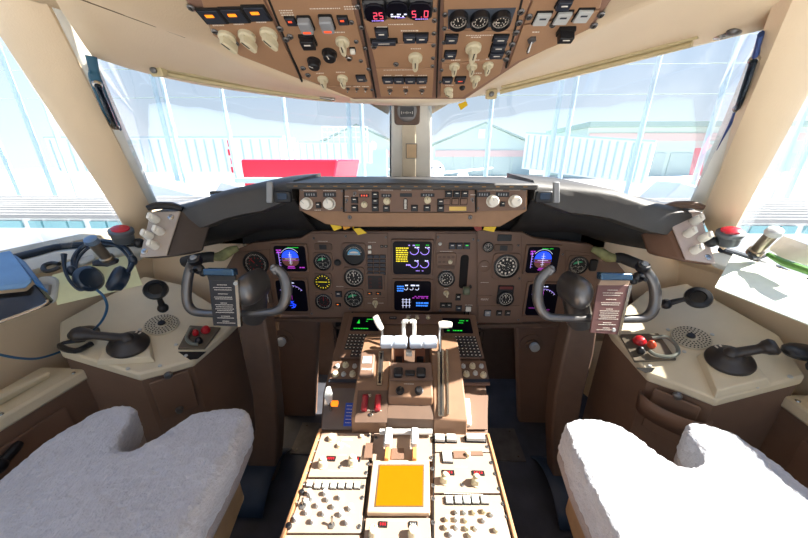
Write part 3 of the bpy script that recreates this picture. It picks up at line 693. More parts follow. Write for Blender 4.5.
for x, y in ((191, 5), (215, 29), (236, 41), (280, 26), (286, 37), (290, 34), (303, 66), (308, 73), (521, 9), (519, 20), (516, 30), (512, 42), (508, 50), (506, 57), (529, 14), (601, 12), (594, 23), (553, 22), (374, 44), (396, 62)): fastener(OO, x, y, ov, H, 12)
add('printed_legend', OO.leg, PRINT, ov, Matrix.Identity(4))
# compass at the top of the centre post
CP = PN(dd(407, 111, .98), (0.02, -1, -.25))
t = thing('standby_compass', 'small brown standby compass hanging above the centre post', 'compass', CP.O)
g = G(); g.rbox(0, 0, .085, .085, -.07, 0, .012, .004); g.c = 1; g.lathe([(.032, 0), (.032, .004), (.027, .006)], 28); g.c = 0
add('housing', g, [BROWND, SATIN], t, CP.muv(0, 0))
g = G(); g.rbox(0, -.002, .046, .030, .004, .0075, .004, .001); g.c = 1
for k in range(7): g.box((-.018+k*.006, -.004, .0078), (.0012, .008 if k % 3 == 0 else .004, .0004))
words(g, -.018, .01, .018, .004, 1, 1); g.c = 0
add('compass_card', g, [BLACK, PRINT], t, CP.muv(0, 0))
g = G(); g.rbox(0, 0, .045, .058, 0, .003, .002, .001); g.c = 1; g.rbox(0, 0, .040, .053, .003, .0036, .001, .0002); g.c = 0
C2 = PN(on(1, 1.30, 411.5, 151), (0, -1, -.3)); o = add('placard', g, [SATIN, M('faded_peach_card', 'd8b890', .7)], None, C2.muv(0, 0)); o['label'] = 'small faded peach card placard fixed on the centre post'; o['category'] = 'placard'
# small rail fittings, visor clips
def clip(px, py, t_, lbl, s_=1):
    c = dd(px, py, t_); q = thing('visor_clip', lbl, 'visor clip', c)
    g = G(); g.rbox(0, 0, .034*s_, .030*s_, -.02, .0, .005, .002); add('bracket', g, STRUT, q, PN(c, (0, -1, -.2)).muv(0, 0))
    g = G(); g.lathe([(.008, 0), (.008, .006), (.004, .008)], 14); add('pin', g, SATIN, q, PN(c, (0, -1, -.2)).muv(-.002, 0, .0))
clip(155, 70, .80, 'beige visor clip on the left windscreen rail'); clip(492, 94, .98, 'beige visor clip on the right windscreen rail')
g = G(); g.tube([dd(320, 97, .99), dd(332, 99, .99)], .005, 8, 0); g.ball(dd(333, 99, .99), .007)
wadd('rail_stop', g, METAL, label='small bright stop on the end of the left visor rail', cat='rail stop')
g = G(); g.solidquad([dd(458, 104, .90), dd(466, 101, .90), dd(468, 105, .90), dd(461, 110, .90)], (0, .004, 0)); wadd('streamer_tag', g, YEL, label='small yellow tag stuck above the right windscreen', cat='tag')
# grab handles with blue backing on the two pillars
def grab(P, lbl, t0, dark):
    a_, b_, c_, d_ = P
    q = thing('pillar_handle', lbl, 'grab handle', b_)
    off = (CAM-b_).normalized()*.018
    g = G(); g.tube([a_, a_.lerp(b_, .5)+off*.1, b_, c_, c_.lerp(d_, .4), d_], [.010, .009, .012, .012, .005, .003], 8, 4, .5); W(q, g); add('hinge_strip', g, dark, q)
    g = G(); g.tube([b_+off*.3, b_.lerp(c_, .12)+off*1.2, b_.lerp(c_, .88)+off*1.2, c_+off*.3], .0065, 10, 4); W(q, g); add('grip', g, M('blue_black_metal', '1f2c3a', .25, .6), q)
    for e_ in (b_, c_): g = G(); g.ball(e_+off*.4, .010); W(q, g); add('end_bolt', g, METAL, q)
PB = M('petrol_blue_strip', '16506a', .5)
grab((dd(91, 56, .68), dd(97, 84, .71), dd(115, 126, .83), dd(146, 182, 1.0)), 'dark blue grab handle on the left windscreen pillar', 0, PB)
grab((dd(761, 34, .59), dd(754, 60, .63), dd(738, 108, .73), dd(702, 180, .93)), 'dark blue grab handle on the right windscreen pillar', 0, M('deep_blue_strip', '163a78', .5))
def latch(P, lbl):
    q = thing('window_latch', lbl, 'window latch', P[0]); g = G(); g.tube(P, [.010, .007, .006, .004], 8, 4); W(q, g); add('lever', g, METAL, q)
    g = G(); g.ball(P[0], .012, sc=(1.3, 1, .8)); W(q, g); add('pivot', g, SATIN, q)
latch([dd(118, 59, .75), dd(124, 62, .76), dd(132, 60, .77), dd(140, 64, .79)], 'dark latch at the upper corner of the left windscreen')
latch([dd(735, 31, .64), dd(722, 36, .66), dd(712, 36, .68), dd(702, 40, .70)], 'dark latch at the upper corner of the right windscreen')

# ============================================================ GLARESHIELD
MC = PN((0, .98, 1.21), (0, -1, .06))
gs = thing('glareshield', 'dark padded glareshield spanning the cockpit below the windscreen', 'glareshield', (0, 1.1, 1.14))
GT = M('dark_glareshield_vinyl', '413f3d', .55, noise=.05, bump=.2, bscale=400)
g = G(); g.solidquad([(-.385, .965, 1.262), (.405, .965, 1.262), (.405, .965, 1.242), (-.385, .965, 1.242)], (0, .40, .0)); W(gs, g); add('centre_brow', g, GT, gs, bevel=.006)
g = G(); 
for k in range(18): g.box((-.35+k*.042, .9635, 1.252), (.012, .002, .003))
W(gs, g); add('brow_rivet', g, M('brass_rivet', '8a6a45', .4, .6), gs)
g = G(); g.box((.01, 1.24, 1.19), (.90, .24, .11)); W(gs, g); add('core', g, UNDER, gs)
g = G(); g.box((0, 1.235, 1.10), (1.62, .02, .22)); W(gs, g); add('rear_closure', g, UNDER, gs)
def wing(s, P, nm, mat):
    # P lip points (pixel, y) from centre outwards
    L = [on(1, y, px, py) for px, py, y in P]
    L2 = resample(L, 10); g = G(); n = len(L2)
    rings = []
    for i, p in enumerate(L2):
        th = .045+.03*min(1, i/2)
        rings.append([(p.x, p.y, p.z), (p.x, p.y-.008, p.z-.01), (p.x, p.y-.006, p.z-th), (p.x, p.y+.03, p.z-th-.01), (p.x*1.02, p.y+.12, p.z-.03), (p.x*1.04, 1.36, p.z+.035*0), (p.x*1.04, 1.36, p.z+.02), (p.x, p.y+.02, p.z+.012)])
    g.loft(rings); W(gs, g); add('side_pad', g, mat, gs, smooth=50)
    # dark underside sloping forward to the instrument panel
    rows = [[(p.x, p.y+.01, p.z-.05) for p in L2], [(p.x*1.0, p.y+.10, p.z-.13) for p in L2], [(p.x, 1.175, min(p.z-.16, 1.07)) for p in L2]]
    g = G(); g.grid(rows); W(gs, g); add('underside', g, UNDER, gs, solid=.01)
wing(-1, [(292, 184.5, .99), (262, 187, 1.0), (225, 194, .98), (192, 206, .96), (150, 216, 1.0)], 'l', GT)  # outermost point added behind the light box to shade the side lining
wing(1, [(535, 184.5, .99), (560, 187, 1.0), (612, 193, .98), (656, 207, .95), (704, 216, .99)], 'r', GT)  # outermost point likewise added out of view, behind the right light box
# dark lit caps next to the panel ends
for px, lbl in ((284, 'l'), (543, 'r')):
    P = PN(on(1, .975, px, 197), (0, -1, .1)); g = G(); g.rbox(0, 0, .05, .036, 0, .012, .006, .003); o = add('warning_light', g, BLACK, gs, P.muv(0, 0))
    g = G(); g.rbox(0, .002, .03, .02, .012, .016, .003, .001); add('lens', g, M('dark_blue_lens', '22344a', .1), o, P.muv(0, 0))
    g = G(); g.solidquad([on(1, .972, px+(-18 if px < 400 else 11), 182), on(1, .972, px+(-12 if px < 400 else 17), 182), on(1, .972, px+(-12 if px < 400 else 17), 203), on(1, .972, px+(-18 if px < 400 else 11), 203)], (0, .012, 0)); W(gs, g); add('pad_end_cap', g, GREY, gs, bevel=.003)
# mode control unit
mcp = thing('autopilot_control_panel', 'long brown autopilot control panel under the glareshield brow', 'control panel', (0, .98, 1.15))
g = G(); y0 = .985
g.solidquad([on(1, y0, 299, 187), on(1, y0, 528, 187), on(1, y0, 527, 211), on(1, y0, 500, 227), on(1, y0, 470, 227), on(1, y0, 345, 227), on(1, y0, 325, 224), on(1, y0, 299, 210)], (0, .12, .01)); W(mcp, g); add('housing', g, M('tan_lit_panel_housing', '8f6c4d', .5), mcp, bevel=.003)  # tan tone carries light on the housing; faceplates keep the darker brown
for q in ([(300, 188), (343, 188), (343, 211), (300, 211)], [(345, 188), (474, 188), (475, 212), (345, 212)], [(477, 188), (526, 188), (525, 210), (477, 211)]):
    g = MC.quad(q, 0, .004); wadd('faceplate', g, BROWN, mcp, bevel=.001)
g = MC.quad([(345, 213), (474, 213), (474, 222), (345, 222)], -.004, .001); wadd('lower_shelf', g, M('tan_lit_panel_housing', '8f6c4d', .5), mcp)
h = .004
for x, y in ((310, 196), (329, 196), (482, 196), (501, 196)): window(MC, x+1, y-1.5, 42, 15, mcp, h, 4)
for x, y in ((307.5, 203.5), (330, 203.5), (492, 201), (514, 201)): rknob(MC, x, y, 34, 1.3, mcp, h, WHITE, name='reference_knob', cap=LGREY)
button(MC, 319, 205, 16, 18, mcp, h); button(MC, 502, 204, 14, 14, mcp, h)
for x, y, w_, d_ in ((364.5, 195.5, 32, 3), (386.5, 195.5, 32, 3), (406, 195, 38, 0), (427.5, 195, 44, 4)): window(MC, x, y, w_, 11, mcp, h, d_, m=M('red_orange_legend', 'ff5a30', .4) if w_ == 32 and x < 370 else GREY)
for x, y in ((355, 200), (355, 208), (375.5, 195), (375.5, 201.5), (375.5, 208), (386.5, 208.5), (414.5, 208), (427, 208), (440.5, 202), (440.5, 208.5), (448.5, 194), (456.5, 194), (464.5, 194)): button(MC, x, y, 20, 18, mcp, h)
for x, y in ((446.5, 201.5), (455, 201.5), (463.5, 201.5)): button(MC, x, y, 21, 18, mcp, h, m=BROWN, z=.006, legend=BROWND)
toggle(MC, 355, 193, 12, mcp, h); toggle(MC, 347, 200, 11, mcp, h); toggle(MC, 472, 199, 12, mcp, h); 
rknob(MC, 364.5, 204.5, 18, 1.4, mcp, h, KNOB); rknob(MC, 387, 201, 20, 1.1, mcp, h, KNOB); rknob(MC, 427.5, 200, 20, 1.2, mcp, h, KNOB)
def wheel(g):
    g.rbox(0, 0, .012, .036, 0, .002, .005, .001); g.c = 1
    for k in range(7): g.box((0, -.013+k*.0043, .005), (.007, .0026, .006))
    g.c = 0
item('thumbwheel', MC, 405.5, 204, None, wheel, [BLACK, WHITE], mcp, h)
g = MC.quad([(449, 206.5), (466, 206.5), (466, 210.5), (449, 210.5)], h, h+.003); wadd('disengage_bar', g, YEL if 0 else M('yellow_disengage_bar', 'd9b55e', .5), mcp)
for x in (343.9, 475.5):
    g = MC.quad([(x-.8, 187), (x+.8, 187), (x+.8, 212), (x-.8, 212)], .0, .003); wadd('module_seam', g, SEAM, mcp)
for x, y in ((302, 190), (302, 208), (342, 191), (342, 208), (346, 189.5), (346, 210), (478, 190), (478, 208), (524, 190), (524, 208)): fastener(MC, x, y, mcp, h, 7)
for x, y, w_ in ((310, 190.5, .04), (330, 190.5, .04), (365, 190, .04), (387, 190, .04), (406, 190, .03), (428, 190, .03), (456, 189.5, .06), (318, 210, .02), (494, 190, .05), (514, 190, .03)): MC.text(x, y, w_, h)
add('printed_legend', MC.leg, PRINT, mcp, Matrix.Identity(4))
fastener(PN((0, .98, 1.15), (0, -1, 0)), 350, 217, mcp, .004, 14); fastener(PN((0, .98, 1.15), (0, -1, 0)), 470, 217, mcp, .004, 14)
# yellow tags hanging under it
for i, P in enumerate(([(330, 224), (338, 223), (342, 228), (334, 231)], [(342, 224), (349, 223), (350, 228), (344, 230)], [(353, 229), (360, 228), (367, 233), (358, 235)], [(485, 226), (498, 223), (494, 232), (483, 230)], [(473, 226), (481, 224), (482, 230), (476, 231)])):
    g = G(); yy = 1.02+.01*i; g.solidquad([on(1, yy, x, y) for x, y in P], (0, .004, 0)); g.tube([on(1, yy, P[0][0], P[0][1]), on(1, yy+.01, P[0][0]+1, P[0][1]-5)], .0015, 6, 0)
    lb = ['crumpled yellow tag farthest left under the control panel', 'orange-yellow tag beside the leftmost one under the control panel', 'low yellow tag above the blue artificial horizon', 'large yellow tag under the right end of control panel', 'red tag under the right end of control panel']
    wadd('streamer_tag', g, [YEL, M('orange_tag', 'd89a20', .5), YEL, YEL, M('dark_red_tag', '8a2c1c', .5)][i], label=lb[i], cat='tag')

# ============================================================ MAIN INSTRUMENT PANEL
IP = PN((0, 1.185, .86), (0, -1, 0))
ip = thing('instrument_panel', 'wide brown main instrument panel with dials and lit displays', 'instrument panel', (0, 1.2, .64))
g = G(); pts = [IP.uv(x, y) for x, y in ((214, 312), (222, 275), (236, 250), (252, 243), (300, 238), (312, 231), (520, 231), (535, 238), (590, 244), (612, 256), (630, 278), (636, 318), (525, 325), (470, 324), (470, 312), (350, 312), (350, 318))]
g.T = IP.muv(0, 0); g.prism(pts, -.03, 0); W(ip, g); add('main_board', g, BROWN, ip, bevel=.004)
for q in ([(310, 233), (388, 233), (388, 311), (352, 311), (346, 317), (309, 317)], [(436, 233), (476, 233), (476, 311), (436, 311)], [(477, 230), (521, 232), (522, 323), (478, 322)],
          [(237, 252), (270, 249), (272, 314), (233, 315)], [(565, 250), (600, 254), (606, 318), (567, 318)]):
    g = IP.quad(q, 0, .005); wadd('module_plate', g, BROWN, ip, bevel=.0015)
h = .005
disp(IP, 291.5, 258, 132, 112, eadi, ip, 0, name='attitude_display', label='artificial horizon screen of blue over brown'); disp(IP, 541.5, 259.5, 126, 112, eadi, ip, 0, name='attitude_display', label='artificial horizon screen of blue over brown')
disp(IP, 293, 295, 130, 148, lambda g, w, h: ehsi(g, w, h, True), ip, 0, name='navigation_display'); disp(IP, 541, 299, 126, 148, lambda g, w, h: ehsi(g, w, h, False), ip, 0, name='navigation_display')
disp(IP, 412.2, 257.5, 158, 142, eicas1, ip, 0, name='engine_display', label='upper engine screen with yellow text block'); disp(IP, 412.5, 295, 158, 140, eicas2, ip, 0, name='engine_display', label='lower engine screen with blue text and control diagram')
gauge(IP, 257, 263, 98, 'red', ip, h, False, 'airspeed_indicator', needle=.7); 
# left lower placard instrument
def plc(g):
    g.rbox(0, 0, .09, .11, 0, .004, .004, .001); g.c = 1; words(g, -.03, .045, .03, .03, 1, 1)
    for k in range(4): g.box((.02, .02-k*.016, .0045), (.018, .003, .0006))
    g.box((.026, -.02, .0045), (.003, .06, .0006)); g.c = 0
item('landing_gear_placard', IP, 262, 291, None, plc, [BROWND, PRINT], ip, h)
gauge(IP, 323.5, 261, 70, 'green', ip, h, True, 'radio_bearing_indicator'); gauge(IP, 323.5, 281, 68, 'yellow', ip, h, True, 'engine_gauge'); gauge(IP, 324.5, 300.5, 70, 'red', ip, h, True, 'clock')
gauge(IP, 354.5, 254, 86, 'adi', ip, h, True, 'standby_horizon', label='small standby horizon with sky blue dial'); gauge(IP, 354.5, 276.5, 78, 'std', ip, h, True, 'altimeter', needle=.1); gauge(IP, 354, 297.5, 78, 'green', ip, h, True, 'vertical_speed_indicator', needle=.2)
def bigwin(g):
    g.rbox(0, 0, .075, .03, 0, .004, .008, .001); g.c = 1; g.rbox(0, 0, .03, .02, .004, .0055, .002, .0005); g.c = 0
item('mode_annunciator', IP, 323.5, 246.5, None, bigwin, [BROWND, BLACK], ip, h); item('mode_annunciator', IP, 503, 247.5, None, bigwin, [BROWND, BLACK], ip, h)
rknob(IP, 338, 262, 26, .6, ip, h, BLACK)
button(IP, 339, 293.5, 26, 26, ip, h, m=NAVY); annun(IP, 338.5, 304, 20, 14, ip, h, AMBER); annun(IP, 370, 293, 18, 12, ip, h, AMBER); annun(IP, 378.5, 293, 20, 12, ip, h, AMBER)
for x, y in ((370, 246.5), (370, 251.5)): button(IP, x, y, 14, 14, ip, h, m=WHITE, z=.005)
for r_ in range(5):
    for c_ in range(3): annun(IP, 370.5+c_*6.2, 256+r_*4.2, 21, 13, ip, h)
button(IP, 382, 246, 12, 10, ip, h, z=.004); button(IP, 386, 246, 12, 10, ip, h, z=.004)
def gearwin(g):
    g.rbox(0, 0, .078, .078, 0, .006, .006, .002); g.c = 1; g.rbox(0, 0, .062, .062, .006, .0075, .002, .0005)
    g.c = 2
    for r_ in range(3): words(g, -.006, .02-r_*.017, .008, .013-r_*.017, 1, 2)
    g.c = 3
    for r_ in range(3): g.box((-.02, .016-r_*.017, .008), (.012, .011, .0005)); g.box((.02, .016-r_*.017, .008), (.012, .011, .0005))
    g.c = 0
item('flap_annunciator', IP, 375.5, 281.5, None, gearwin, [BROWN, BLACK, WHT_E, M('dark_red_panel', '3a1414', .5)], ip, h)
g = IP.quad([(364.5, 297), (385, 297), (385, 309), (364.5, 309)], h, h+.004); wadd('module_plate', g, BROWN, ip)
selector(IP, 375.5, 302, 26, .2, ip, h+.004, m=KNOB); IP.line([(368, 302), (372, 302)], .0012, .011); IP.line([(379, 302), (384, 302)], .0012, .011)
# centre right
rknob(IP, 440, 243.5, 12, .8, ip, h, WHITE); 
for x in (452, 459, 466.5): button(IP, x, 245.5, 24, 24, ip, h, m=NAVY, legend=GRNE if x > 460 else PRINT)
def rbx(g):
    g.rbox(0, 0, .082, .055, 0, .006, .01, .002); g.c = 1; 
    for k in range(4): g.box((-.027+k*.018, .01, .0065), (.012, .008, .0008)); 
    for k in range(3): g.box((-.027+k*.018, -.012, .0065), (.012, .008, .0008))
    g.c = 0
item('gear_light_panel', IP, 446, 258.5, None, rbx, [BROWN, BROWND], ip, h); rknob(IP, 450, 261, 16, .7, ip, h+.006, KNOB)
item('placard_bar', IP, 446, 266.5, None, lambda g: g.rbox(0, 0, .07, .014, 0, .003, .002, .001), [BROWND], ip, h)
gauge(IP, 446, 278, 66, 'std', ip, h, False, 'brake_pressure_gauge', needle=2); selector(IP, 446, 292.5, 24, .3, ip, h); button(IP, 443, 304.5, 24, 22, ip, h, m=DGREY); button(IP, 448.8, 304.5, 22, 22, ip, h, m=DGREY)
def slot(g):
    g.rbox(0, 0, .034, .150, 0, .002, .014, .001)
item('gear_lever_slot', IP, 463.5, 271.5, None, slot, [SEAM], ip, h)
def glev(g):
    g.cyl((0, 0, 0), (0, 0, .05), .006); g.c = 1; g.T = Matrix.Translation((0, 0, .055)) @ Matrix.Rotation(pi/2, 4, 'Y'); g.lathe([(.016, -.012), (.018, -.008), (.018, .008), (.016, .012)], 20); g.T = Matrix.Identity(4); g.c = 2; g.ball((.015, .0, .03), .006); g.c = 0
item('landing_gear_lever', IP, 464, 285, None, glev, [METAL, M('green_grey_lever_wheel', '5f6650', .5), BLACK], ip, h)
rknob(IP, 470, 286, 12, 1.6, ip, h, BLACK); IP.text(470.5, 259, .018, h)
button(IP, 458, 296.5, 20, 28, ip, h); button(IP, 458.5, 307.5, 24, 24, ip, h, m=NAVY); button(IP, 468, 308, 24, 24, ip, h, m=WHITE, text=.03)
g = IP.quad([(452.5, 253), (475, 253), (475, 292), (452.5, 292)], h*.5, h+.001); wadd('gear_lever_plate', g, BROWN, ip)
gauge(IP, 487.5, 246.5, 38, 'std', ip, h, False, 'small_dial'); gauge(IP, 484, 265.5, 44, 'blank', ip, h, False, 'blanking_dial') if 0 else item('round_blank', IP, 484, 265.5, None, lambda g: (g.lathe([(.024, 0), (.024, .004), (.022, .005)], 28)), [BROWN], ip, h)
IP.text(484, 265.5, .022, h+.006); gauge(IP, 505.5, 265.5, 96, 'busy', ip, h, True, 'altimeter', needle=1.2); 
def dwn(g): g.rbox(0, 0, .056, .026, 0, .004, .003, .001); g.c = 1; words(g, -.02, .008, .02, -.008, 2, 1); g.c = 0
item('caution_readout', IP, 504, 237.5, None, dwn, [BLACK, PRINT], ip, h)
def vs_(g): g.rbox(0, 0, .066, .085, 0, .008, .004, .002); g.c = 1; g.rbox(0, .034, .055, .012, .008, .0095, .002, .0005); g.c = 0
item('flap_indicator', IP, 504.5, 294, None, vs_, [BLACK, M('dark_red_label', '6a2a26', .5)], ip, h); gauge(IP, 504.5, 297, 62, 'std', ip, h+.008, False, 'flap_position_dial', needle=.1)
g = IP.quad([(477, 295), (491.5, 295), (491.5, 303), (477, 303)], h, h+.003); wadd('placard_plate', g, BROWN, ip); IP.text(484, 298, .03, h+.004, 2)
g = IP.quad([(478, 305), (519, 305), (519, 318), (478, 318)], h, h+.003); wadd('module_plate', g, BROWN, ip)
for x, w_, m in ((487, 26, GREY), (498.5, 22, DGREY), (507, 22, DGREY)): button(IP, x, 312, w_, w_, ip, h+.003, m=m)
gauge(IP, 577, 264.5, 72, 'green', ip, h, True, 'radio_bearing_indicator', needle=.3); item('thumb_knob', IP, 592, 264.5, None, lambda g: g.rbox(0, 0, .03, .05, 0, .012, .008, .004), [BLACK], ip, h)
for x, y in ((314, 238), (346, 236), (386, 237), (438, 237), (473, 239), (478, 240), (518, 245), (518, 319), (440, 310), (312, 313), (350, 308), (273, 252), (273, 312), (519, 278), (477, 322), (562, 254)): fastener(IP, x, y, ip, h, 10)
for x, y, w_ in ((340, 286, .03), (352, 244, .04), (372, 242, .03), (446, 251, .05), (446, 270, .03), (446, 286, .03), (458, 291, .02), (484, 282, .03), (504, 306.5, .03), (323, 241, .04), (498, 309, .02)): IP.text(x, y, w_, h)
add('printed_legend', IP.leg, PRINT, ip, Matrix.Identity(4))
g = G(); g.solidquad([IP.hit(x, y) for x, y in ((347, 316.5), (232, 317), (232, 320), (347, 320))], (0, -.02, 0)); W(ip, g); add('lower_lip', g, BROWND, ip)
g = G(); g.solidquad([IP.hit(x, y) for x, y in ((472, 323), (612, 320), (612, 323), (472, 326))], (0, -.02, 0)); W(ip, g); add('lower_lip', g, BROWND, ip)

# ============================================================ CENTRE PEDESTAL
PF = PN((0, .92, .64), (0, -.0625, .24)); PA = PN((0, .5, .58), (0, 0, 1)); SF = PN((0, .66, .58), (0, -.026, .13)); QP = PN((0, .67, .64), (0, -.083, .2))
pd = thing('centre_pedestal', 'brown centre pedestal with throttles, radios and sunlit aft panels', 'pedestal', (0, .7, 0))
g = G(); rings = []
for y, hw, z in ((.22, .245, .575), (.66, .245, .575), (.79, .272, .600), (.92, .275, .632), (1.165, .28, .70)):
    rings.append([(-hw, y, 0), (hw, y, 0), (hw, y, z), (-hw, y, z)])
g.loft(rings); W(pd, g); add('body', g, BROWNW, pd, bevel=.003)
for s in (-1, 1):
    g = G(); g.box((s*.244, .44, .582), (.008, .44, .014)); W(pd, g); add('edge_rail', g, M('tan_edge_rail', 'b3835c', .45), pd, bevel=.002)
E2 = .001
# display units
def cdu(scr, key, frame, lbl):
    g = PF.quad(frame, 0, .006); c = wadd('flight_management_unit', g, BROWN, pd, bevel=.002); c['label'] = lbl
    u = [PF.uv(*p) for p in scr]; cx = sum(a[0] for a in u)/4; cy = sum(a[1] for a in u)/4; w_ = u[1][0]-u[0][0]; h_ = u[0][1]-u[3][1]
    g = G(); g.rbox(0, 0, w_, h_, .005, .0075, .006, .001); g.T = Matrix.Translation((0, 0, .0078)); cdu_draw(g, w_, h_); g.T = Matrix.Identity(4)
    add('screen', g, [SCREEN]*8+[GRNE], c, PF.muv(cx, cy)); k = [PF.uv(*p) for p in key]
    src = None
    for r_ in range(7):
        for q in range(9):
            if r_ > 4 and q < 2: continue
            a = (q+.5)/9; b = (r_+.5)/7
            x = (k[0][0]*(1-a)+k[1][0]*a)*(1-b)+(k[3][0]*(1-a)+k[2][0]*a)*b; y = k[0][1]*(1-b)+k[3][1]*b
            Mw = PF.muv(x, y, .006)
            if src is None:
                g = G(); g.rbox(0, 0, .0135, .0125, 0, .004, .002, .001); g.c = 1; g.box((0, .001, .0042), (.005, .004, .0004)); src = add('key', g, [DGREY, PRINT], c, Mw)
            else: copyobj(src, Mw, c)
cdu([(352, 318), (380, 318), (380, 332), (351, 332)], [(349, 335), (381, 335), (378, 358), (342, 358)], [(350, 316), (383, 316), (379, 359), (339, 359)], 'left keypad unit with green screen text')
cdu([(443, 319), (471, 320), (473, 334), (442, 334)], [(443, 337), (475, 337), (482, 358), (446, 358)], [(441, 316), (475, 316), (484, 359), (443, 359)], 'right keypad unit with green screen text')
# middle top strip
g = PF.quad([(384, 316), (440, 316), (440, 325), (384, 325)], 0, .006); wadd('module_plate', g, BROWN, pd)
window(PF, 393, 319, 32, 16, pd, .006, 3)
for x in (408, 417, 428): selector(PF, x, 319, 18, 0, pd, .006)
# small radios each side
for P4, sgn in (([(333, 362), (360, 362), (358, 383), (329, 384)], -1), ([(458, 362), (485, 362), (490, 386), (461, 386)], 1)):
    g = PF.quad(P4, 0, .008); wadd('radio_panel', g, BROWN, pd, bevel=.002)
    xs = P4[0][0]; 
    for i, (dx, dy) in enumerate(((5, 4), (13, 3), (22, 4), (3, 12), (11, 12), (20, 12)) if sgn < 0 else ((5, 4), (14, 4), (23, 4), (8, 12), (17, 11), (25, 13))):
        rknob(PF, xs+dx, 364+dy, 20 if i % 2 else 15, 1.1, pd, .008, KNOB if i % 2 else LGREY)
    g = PF.quad([(P4[3][0]+1, 381), (P4[2][0]-1, 381), (P4[2][0]-1, 384), (P4[3][0], 384)], .008, .011); wadd('nameplate', g, M('blue_black_strip', '2a2f3a', .4), pd)
# throttle quadrant hump
def xs_(y, px, py): return on(1, y, px, py).x
xl, xr = xs_(.69, 354, 425), xs_(.69, 465, 425)
xa, xb = xs_(.70, 388, 400), xs_(.70, 433, 400); QT = M('tan_quadrant_paint', '84654d', .55, noise=.06)
prof = [(.655, .575), (.662, .632), (.70, .655), (.86, .718), (.93, .722), (.99, .70), (1.03, .66), (1.03, .62), (.66, .56)]
for x0, x1 in ((xl, xa-.001), (xb+.001, xr)):
    g = G(); g.loft([[(x0, y, z) for y, z in prof], [(x1, y, z) for y, z in prof]]); W(pd, g); add('quadrant_side', g, QT, pd, bevel=.004)
prof = [(.655, .575), (.662, .632), (.70, .645), (.80, .672), (.93, .672), (1.0, .665), (1.03, .62), (.66, .56)]
g = G(); g.loft([[(xa, y, z) for y, z in prof], [(xb, y, z) for y, z in prof]]); W(pd, g); add('lever_well', g, BROWND, pd)
prof = [(.70, .60), (.70, .676), (.795, .714), (.812, .705), (.815, .66)]
g = G(); g.loft([[(xa, y, z) for y, z in prof], [(xb, y, z) for y, z in prof]]); W(pd, g); add('lever_console', g, QT, pd, bevel=.004)
CPn = PN((0, .70, .676), (0, -.05, .10))
for x in (398.5, 421):
    g = G(); g.rbox(0, 0, .028, .028, 0, .02, .006, .004); add('cutoff_switch', g, BLACK, pd, CPn.mat(x, 374, .001))
g = G(); g.rbox(0, 0, .03, .016, 0, .012, .003, .002); add('trim_bar', g, BLACK, pd, CPn.mat(410, 374, .001))
for x in (400, 419): rknob(CPn, x, 391, 22, 1.0, pd, .001, BLACK, name='round_black_knob', cap=METAL)
CPn.text(409, 384, .03); CPn.text(409, 366, .05)
g = CPn.quad([(391, 363), (431, 363), (433, 381), (390, 381)], 0, .002); wadd('module_plate', g, BROWN, pd)
AF = PN((0, .70, .63), (0, -1, 0)); g = AF.quad([(394, 408), (425, 408), (425, 415), (394, 415)], 0, .003); wadd('warning_placard', g, BLACK, pd)
AF.text(409.5, 409.5, .07, .0035); AF.text(409.5, 411.5, .08, .0035); AF.text(409.5, 413.5, .07, .0035)
# lever slots
for pts in ([(379, 352), (384, 352), (382, 386), (377, 386)], [(437.5, 350), (443.5, 350), (444, 417), (438, 417)], [(446, 350), (448, 350), (449, 415), (447, 415)]):
    g = QP.quad(pts, .0, .006); wadd('slot_rail', g, METAL, pd)
g = QP.quad([(380.5, 354), (382.5, 354), (380.5, 384), (378.5, 384)], .004, .007); wadd('lever_slot', g, SEAM, pd)
g = QP.quad([(440, 352), (442, 352), (442, 415), (440, 415)], .004, .007); wadd('lever_slot', g, SEAM, pd)
def lever(nm, kp, kn, y, sp, ys, km, hz=.02, lbl=None):
    t0 = on(1, y, *kn); b0 = on(1, ys, *sp); g = G(); g.cyl(t0, b0, .005, .006, 10); g.c = 1
    g.tube(kp(t0), [.011, .013, .012, .009], 10, 3, .6); g.c = 0
    W(pd, g); o = add(nm, g, [METAL, km], pd)
    if lbl: o['label'] = lbl
lever('speedbrake_lever', lambda t: [t+V((-.022, 0, .05)), t+V((-.016, 0, .035)), t+V((-.008, 0, .015)), t], (382, 329), .92, (383, 352), .88, WHITE, lbl='white capped speedbrake lever')
lever('flap_lever', lambda t: [t+V((-.004, 0, .004)), t+V((.010, 0, .006)), t+V((.025, 0, .006)), t+V((.04, 0, .006))], (440, 326), .88, (440, 352), .86, WHITE, lbl='white capped flap lever')
# throttles
for k, (x0, x1, xs) in enumerate(((380.5, 407.5, 399), (409.5, 437, 420))):
    p0 = on(1, .85, x0, 342); p1 = on(1, .85, x1, 342); g = G()
    T = g.frame(p0, p1-p0); L = (p1-p0).length; g.T = T
    g.lathe([(.014, 0), (.021, .004), (.021, L*.42), (.0195, L*.44), (.0195, L*.52), (.021, L*.54), (.021, L-.004), (.014, L)], 22); g.T = Matrix.Identity(4)
    g.c = 1; b_ = on(1, .855, xs, 359); m_ = on(1, .85, xs, 345); g.solidquad([m_+V((-.016, 0, 0)), m_+V((.016, 0, 0)), b_+V((.018, 0, -.02)), b_+V((-.018, 0, -.02))], (0, .012, 0))
    g.c = 2; g.box(tuple(b_+V((0, -.004, .004))), (.022, .02, .016)); g.c = 0
    W(pd, g); o = add('throttle_lever', g, [M('blue_white_grip', 'b9c2cf', .4), M('rust_brown_stem', '7a4a34', .5), BLACK], pd)
    xr_ = 404 if k == 0 else 414
    a_, b_ = on(1, .885, xr_, 322), on(1, .87, xr_, 338); s_ = -1 if k == 0 else 1
    g = G(); g.tube([b_, a_, a_+V((-s_*.014, -.004, .003))], .0065, 8, 3); g.ball(a_, .009); W(pd, g); add('reverse_lever', g, WHITE, pd)
